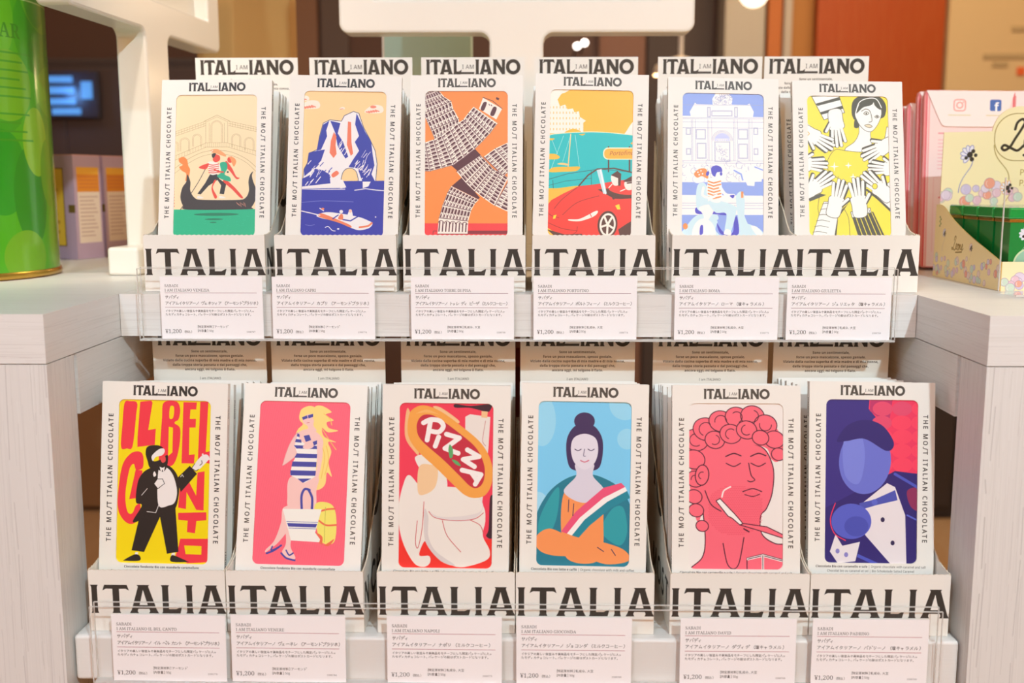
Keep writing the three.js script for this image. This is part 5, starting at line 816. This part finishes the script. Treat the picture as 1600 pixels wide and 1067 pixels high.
// ---------------------------------------------------------------- right: pink sachets, candy tray, tins
{
  const W = 0.096, H = 0.196;
  const tex = canvasTexture(480, 980, (k, w, h) => {
    k.fillStyle = '#f8d9d4'; k.fillRect(0, 0, w, h);
    k.fillStyle = '#e8868a'; k.font = 'bold 22px sans-serif'; k.fillRect(70, 232, 90, 7); k.fillRect(175, 232, 80, 7); k.fillRect(265, 232, 60, 7); k.fillRect(335, 232, 70, 7);
    k.fillStyle = '#f0aeb0'; for (let i = 0; i < 9; i++) k.fillRect(70, 270 + i * 20, 340 - (i * 53 % 120), 5);
    k.fillStyle = '#f3c2c0'; k.fillRect(50, 480, 380, 4); k.fillRect(50, 480, 4, 420); k.fillStyle = '#b9a9a4'; for (let i = 0; i < 14; i++) k.fillRect(90, 560 + i * 22, 120 - (i * 29 % 60), 6); k.fillStyle = '#e4767e'; k.fillRect(80, 590, 70, 9);
    k.fillStyle = '#e35a62'; k.fillRect(0, 0, 9, h); k.fillRect(w - 9, 0, 9, h); k.fillStyle = '#f0a3a2'; k.fillRect(14, 0, 8, h);
  });
  const flap = canvasTexture(480, 200, (k, w, h) => {
    k.fillStyle = '#fbeae4'; k.fillRect(0, 0, w, h);
    k.strokeStyle = '#f08f80'; k.lineWidth = 6; k.beginPath(); k.roundRect(150, 50, 62, 62, 16); k.stroke(); k.beginPath(); k.arc(181, 81, 16, 0, 7); k.stroke(); k.fillStyle = '#f08f80'; k.fillRect(197, 60, 7, 7);
    k.fillStyle = '#3461b2'; k.beginPath(); k.roundRect(345, 48, 62, 64, 10); k.fill(); k.fillStyle = '#ffffff'; k.font = 'bold 66px sans-serif'; k.fillText('f', 368, 112);
    k.fillStyle = '#d9cf9e'; k.fillRect(120, 134, 122, 5); k.fillRect(325, 134, 100, 5);
  });
  const pm = printOn(tex, -W / 2, 0, W, H, 0.45), fm = printOn(flap, -W / 2, 0, W, 0.04, 0.45), stripe = std('#e98d8c', 0.5), pale = std('#f8d9d4', 0.5);
  const g = (() => { const s = roundRect(new THREE.Shape(), -W / 2, 0, W / 2, H, 0.002); const e = slab(s, 0.0045, 0.0012); e.translate(0, 0.0012, -0.0058); return e; })();
  const fg = (() => { const s = new THREE.Shape(); s.moveTo(-W / 2, 0.04); s.lineTo(-W / 2 + 0.016, 0.004); s.quadraticCurveTo(-W / 2 + 0.018, 0, -W / 2 + 0.024, 0); s.lineTo(W / 2 - 0.012, 0); s.lineTo(W / 2, 0.04); s.closePath(); return slab(s, 0.0012); })();
  const eg = box(0.0018, H - 0.006, 0.0062, 0.0006);
  const places = [[0.4995, -0.262, 8, 1.5, 0, 'front pink sachet with two round-cornered icons on its flap'], [0.4975, -0.275, 8.5, 1.2, 0, 'second pink sachet from the front of the leaning stack'], [0.4905, -0.290, 9, 2.0, -0.012, 'third pink sachet from the front of the leaning stack'], [0.488, -0.303, 9.5, 2.2, -0.014, 'fourth pink sachet from the front of the leaning stack'], [0.486, -0.316, 10, 2.6, -0.016, 'fifth pink sachet from the front of the leaning stack'], [0.483, -0.330, 10.5, 3, -0.03, 'rearmost pink sachet of the leaning stack'], [0.607, -0.300, 9, -1, 0.004, 'pink sachet at the right edge of the photo']];
  for (const [x, z, lean, roll, dh, label] of places) {
    const t = thing('pink_sachet', label, 'sachet', [x, 0.0032, z], 0, 'pink sachets leaning in a stack');
    t.rotation.order = 'YXZ'; t.rotation.set(-lean * R, -0.05, -roll * R * 0.6); if (dh) t.scale.set(1, 1 + dh / H, 1);
    part('pouch', g, [pm, stripe], t); part('flap', fg, [fm, pale], t, [0, H - 0.0385, 0.0003]); for (const s of [-1, 1]) part('seam', eg, stripe, t, [s * (W / 2 + 0.0012), H / 2, -0.0035]);
  }
}
{
  // candy tray: header card, sides with a swept front edge, low front; x grows to the right beyond the frame
  const pastel = ['#e9c3cf', '#d3c6e4', '#f2a58c', '#dfe4c4', '#e6d5e6', '#cfe0cc', '#f0d6c8'];
  const dots = (k, w, y0, y1, n, r) => { for (let i = 0; i < n; i++) { const x = rnd() * w, y = y0 + Math.pow(rnd(), .6) * (y1 - y0), q = r * between(.7, 1.2); k.fillStyle = pastel[Math.floor(rnd() * 7)]; k.beginPath(); k.ellipse(x, y, q, q, 0, 0, 7); k.fill(); k.strokeStyle = '#b9a0b4'; k.lineWidth = 2; k.stroke(); k.beginPath(); k.arc(x, y, q * .6, 2, 4); k.strokeStyle = '#f6ecf0'; k.stroke(); } };
  const flower = (k, x, y, s, c, stem) => { k.strokeStyle = c; k.lineWidth = 3 * s; k.fillStyle = '#f3eef6'; for (let i = 0; i < 6; i++) { const a = 2.2 + i * .55; k.beginPath(); k.ellipse(x + Math.cos(a) * 26 * s, y + Math.sin(a) * 26 * s, 17 * s, 9 * s, a, 0, 7); k.fill(); k.stroke(); } k.fillStyle = '#2d2620'; for (const [dx, dy, r] of [[0, 0, 13], [14, -16, 9], [26, 2, 8], [10, 20, 10], [-16, 14, 8]]) { k.beginPath(); k.arc(x + dx * s, y + dy * s, r * s, 0, 7); k.fill(); } k.strokeStyle = stem; k.beginPath(); k.moveTo(x + 14 * s, y + 26 * s); k.bezierCurveTo(x + 14 * s, y + 70 * s, x - 40 * s, y + 90 * s, x - 42 * s, y + 170 * s); k.stroke(); };
  // joined handwriting of the maker's name, size = height of the capital
  const script = (k, x, y, size, width = .085) => {
    k.save(); k.translate(x, y); k.scale(size, size); k.lineWidth = width; k.strokeStyle = k.fillStyle; k.lineCap = 'round'; k.lineJoin = 'round';
    const run = (p) => { trace(k, p, true, false); k.stroke(); };
    run([.4, -.68, .46, -.9, .62, -1.02, .72, -.92, .6, -.66, .42, -.36, .26, -.08, .08, .03, -.02, -.05, .08, -.14, .3, -.04, .52, .04, .7, -.1]);
    for (const [u, loop] of [[.7, 1], [1.02, 0], [1.32, 2], [1.78, 1]]) {
      if (loop === 1) run([u, -.1, u + .16, -.26, u + .24, -.4, u + .14, -.46, u + .06, -.26, u + .12, -.02, u + .34, -.16]);
      else if (loop === 0) run([u, -.14, u + .06, -.38, u + .22, -.44, u + .28, -.22, u + .16, 0, u + .04, -.1, u + .1, -.36, u + .34, -.34]);
      else run([u, -.34, u + .1, -.42, u + .06, 0, u + .2, -.36, u + .3, -.4, u + .28, -.08, u + .46, -.12]);
    }
    run([.75, .2, 1.3, .16, 1.9, .1]);
    k.restore();
  };
  const S = 5000, HW = 0.20, HH = 0.176;
  const head = canvasTexture(HW * S, HH * S, (k, w, h) => {
    seed = 21; k.fillStyle = '#fdeebd'; k.fillRect(0, 0, w, h);
    dots(k, w, h - 500, h - 380, 60, 26);
    flower(k, 140, 250, 1.15, '#8a8ac8', '#6f74c4'); flower(k, 345, 420, .9, '#eb9a4a', '#c08a3a');
    k.strokeStyle = '#a08430'; k.lineWidth = 4; k.beginPath(); k.roundRect(262, 40, 560, 240, 110); k.stroke(); k.beginPath(); k.moveTo(262, 200); k.bezierCurveTo(270, 300, 350, 300, 350, 380); k.stroke();
    k.fillStyle = '#2d2612'; script(k, 305, 222, 150); k.fillStyle = '#b89a48'; k.font = '44px sans-serif'; k.fillText('PASTIGLIE', 402, 355); k.fillText('PASTILLES', 402, 410);
  });
  const side = canvasTexture(810, 380, (k, w, h) => { seed = 22; k.fillStyle = '#fbe4ac'; k.fillRect(0, 0, w, h); dots(k, w, h - 130, h - 20, 46, 17); flower(k, 130, 150, .55, '#9a94c8', '#b0a8cc'); flower(k, 470, 205, .55, '#e79a4c', '#d8b890'); k.fillStyle = '#5a7a2a'; for (let i = 0; i < 5; i++) { k.beginPath(); k.arc(60 + (i % 2) * 12, 70 + i * 11, 6, 0, 7); k.fill(); } k.fillStyle = '#8a6a1e'; script(k, 235, 225, 66); });
  const lip = canvasTexture(1000, 135, (k, w, h) => { seed = 23; k.fillStyle = '#fdeebd'; k.fillRect(0, 0, w, h); dots(k, w, 20, h - 10, 46, 22); });
  const D = 0.162, t = thing('candy_tray', 'pale yellow candy display tray with flower-printed header card', 'display tray', [0.4385, 0.0002, -0.034], 0);
  const hs = new THREE.Shape(); hs.moveTo(0, 0); hs.lineTo(HW, 0); hs.lineTo(HW, HH - 0.004); hs.lineTo(0.078, HH - 0.0005); hs.bezierCurveTo(0.062, HH - 0.001, 0.052, HH - 0.01, 0.0495, HH - 0.026); hs.lineTo(0, HH - 0.027); hs.closePath();
  const edge = std('#d9b060', 0.6), hm = printOn(head, 0, 0, HW, HH, 0.5);
  part('header_card', slab(hs, 0.001), [hm, edge], t, [0.003, 0, -D]);
  const ss = new THREE.Shape(); ss.moveTo(0, 0); ss.lineTo(D, 0); ss.lineTo(D, 0.026); ss.bezierCurveTo(D - 0.03, 0.036, 0.055, 0.052, 0.026, 0.071); ss.quadraticCurveTo(0.012, 0.0765, 0, 0.0745); ss.closePath();
  const sg = slab(ss, 0.001); const sm = printOn(side, 0, 0, D, D * 380 / 810, 0.5);
  part('side_panel', sg, [sm, edge], t, [0.001, 0, -D], [0, -Math.PI / 2, 0]); part('side_panel', sg, [sm, edge], t, [HW + 0.005, 0, -D], [0, -Math.PI / 2, 0]);
  const lg = new THREE.BoxGeometry(HW + 0.004, 0.0265, 0.001); part('front_lip', lg, [edge, edge, edge, edge, std(0xffffff, 0.5, { map: lip }), edge], t, [HW / 2 + 0.003, 0.0133, -0.0005]); part('bottom', box(HW + 0.002, 0.001, D - 0.002), edge, t, [HW / 2 + 0.003, 0.0006, -D / 2]);
  // green tins standing in the tray
  const tin = canvasTexture(760, 330, (k, w, h) => {
    k.fillStyle = '#118a3c'; k.fillRect(0, 0, w, h); seed = 31; k.fillStyle = '#0d7a34'; for (let i = 0; i < 40; i++) { k.beginPath(); k.arc(rnd() * w, rnd() * h, between(4, 14), 0, 7); k.fill(); }
    k.fillStyle = '#e8f0d8'; for (let i = 0; i < 60; i++) { k.beginPath(); k.arc(i * 13, h - 14 - (i % 3) * 4, 4, 0, 7); k.fill(); }
    flower(k, 75, 66, .8, '#cfe0ea', '#9fd0b0'); k.fillStyle = '#dce6a8'; for (const [x, y, a] of [[150, 70, .4], [172, 96, -.5], [150, 118, .2]]) { k.beginPath(); k.ellipse(x, y, 12, 26, a, 0, 7); k.fill(); }
    k.fillStyle = '#d8e6b8'; k.beginPath(); k.roundRect(22, 130, 520, 172, 80); k.fill(); k.fillStyle = '#9fd0b4'; k.beginPath(); k.roundRect(30, 138, 504, 156, 72); k.fill(); k.fillStyle = '#c9b45a'; script(k, 95, 255, 105, .07); k.fillStyle = '#0a5f28'; k.font = '30px sans-serif'; k.fillText('MENTA', 235, 60);
  });
  const green = phys('#0f8438', 0.3, { clearcoat: 0.5 }), tm = phys(0xffffff, 0.3, { map: tin, clearcoat: 0.5 }), lidM = phys('#12a045', 0.22, { clearcoat: 0.8 });
  [['nearest the front lip', -0.0035], ['second from the front lip', -0.039], ['third from the front lip', -0.0745], ['rearmost, against the header card', -0.110]].forEach(([w, z]) => {
    const c = thing('candy_tin', 'green candy tin in the yellow tray, ' + w, 'tin', [0.4445 + 0.078, 0.0016, -0.034 + z - 0.0165], 0, 'green candy tins in the tray');
    part('body', new THREE.BoxGeometry(0.152, 0.062, 0.031), [green, green, green, green, tm, green], c, [0, 0.0312, 0]); part('gold_band', box(0.154, 0.003, 0.0325, 0.0005), gold, c, [0, 0.0618, 0]); part('lid', box(0.156, 0.0105, 0.0335, 0.002), lidM, c, [0, 0.0685, 0]);
  });
  const a = thing('acrylic_price_holder', 'clear acrylic price holder in front of the candy tray', 'price holder', [0.4305, 0, -0.018]);
  part('pane', box(0.12, 0.1, 0.0015), acrylic, a, [0.06, 0.052, 0]); part('edge', box(0.0009, 0.1, 0.0016), acrylicEdge, a, [0, 0.052, 0]); part('foot', box(0.12, 0.0015, 0.035), acrylic, a, [0.06, 0.001, 0.0165]); part('foot_edge', box(0.12, 0.0016, 0.0012), acrylicEdge, a, [0.06, 0.001, 0.0345]);
}
// ---------------------------------------------------------------- lamps in the background
{
  const p = thing('pendant_lamp', 'pendant lamp with cream shade far behind, left of the pale pillar', 'lamp', [0.36, 0.345, -1.6]);
  part('shade', new THREE.LatheGeometry([[0.062, 0], [0.064, 0.004], [0.058, 0.022], [0.03, 0.036], [0.01, 0.042], [0, 0.043]].map(([a, b]) => new THREE.Vector2(a, b)), 40), std('#ead6bc', 0.6), p); part('rod', new THREE.CylinderGeometry(0.0055, 0.0055, CEIL - 0.40, 12), std('#d9cdbb', 0.5), p, [0, 0.04 + (CEIL - 0.40) / 2, 0]);
  part('bulb', new THREE.SphereGeometry(0.018, 20, 14), std('#fff4e0', 0.4, { emissive: new THREE.Color('#ffd9a8'), emissiveIntensity: 3 }), p, [0, 0.008, 0]);
  const l = new THREE.PointLight(0xffd9a8, 0.5, 0, 2); l.position.set(0.36, 0.353, -1.6); l.castShadow = true; scene.add(l);
  const g = thing('globe_lamp', 'bright globe lamp hanging before the pale pillar', 'lamp', [0.655, 0.64, -2.25]);
  part('globe', new THREE.SphereGeometry(0.042, 28, 20), std('#fff6e6', 0.4, { emissive: new THREE.Color('#ffe9cc'), emissiveIntensity: 5 }), g); part('cord', new THREE.CylinderGeometry(0.004, 0.004, CEIL - 0.68, 10), darkMetal, g, [0, 0.042 + (CEIL - 0.68) / 2, 0]);
  const l2 = new THREE.PointLight(0xffe2bc, 0.22, 0, 2); l2.position.set(0.655, 0.64, -2.25); l2.castShadow = true; scene.add(l2);
  for (const [x, y, label] of [[0.155, 0.512, 'small white lamp glowing left of its twin in the dark background'], [0.178, 0.522, 'small white lamp glowing right of its twin in the dark background']]) {
    const b = thing('small_lamp', label, 'lamp', [x, y, -2.42]);
    part('bulb', new THREE.SphereGeometry(0.009, 16, 12), std('#ffffff', 0.4, { emissive: new THREE.Color('#fff2e6'), emissiveIntensity: 14 }), b); part('stem', new THREE.CylinderGeometry(0.004, 0.004, 0.26, 10), darkMetal, b, [0, 0, -0.135], [Math.PI / 2, 0, 0]);
    const q = new THREE.PointLight(0xfff0e0, 0.06, 0, 2); q.position.set(x, y, -2.42); q.castShadow = true; scene.add(q);
  }
}
renderer.render(scene, camera);
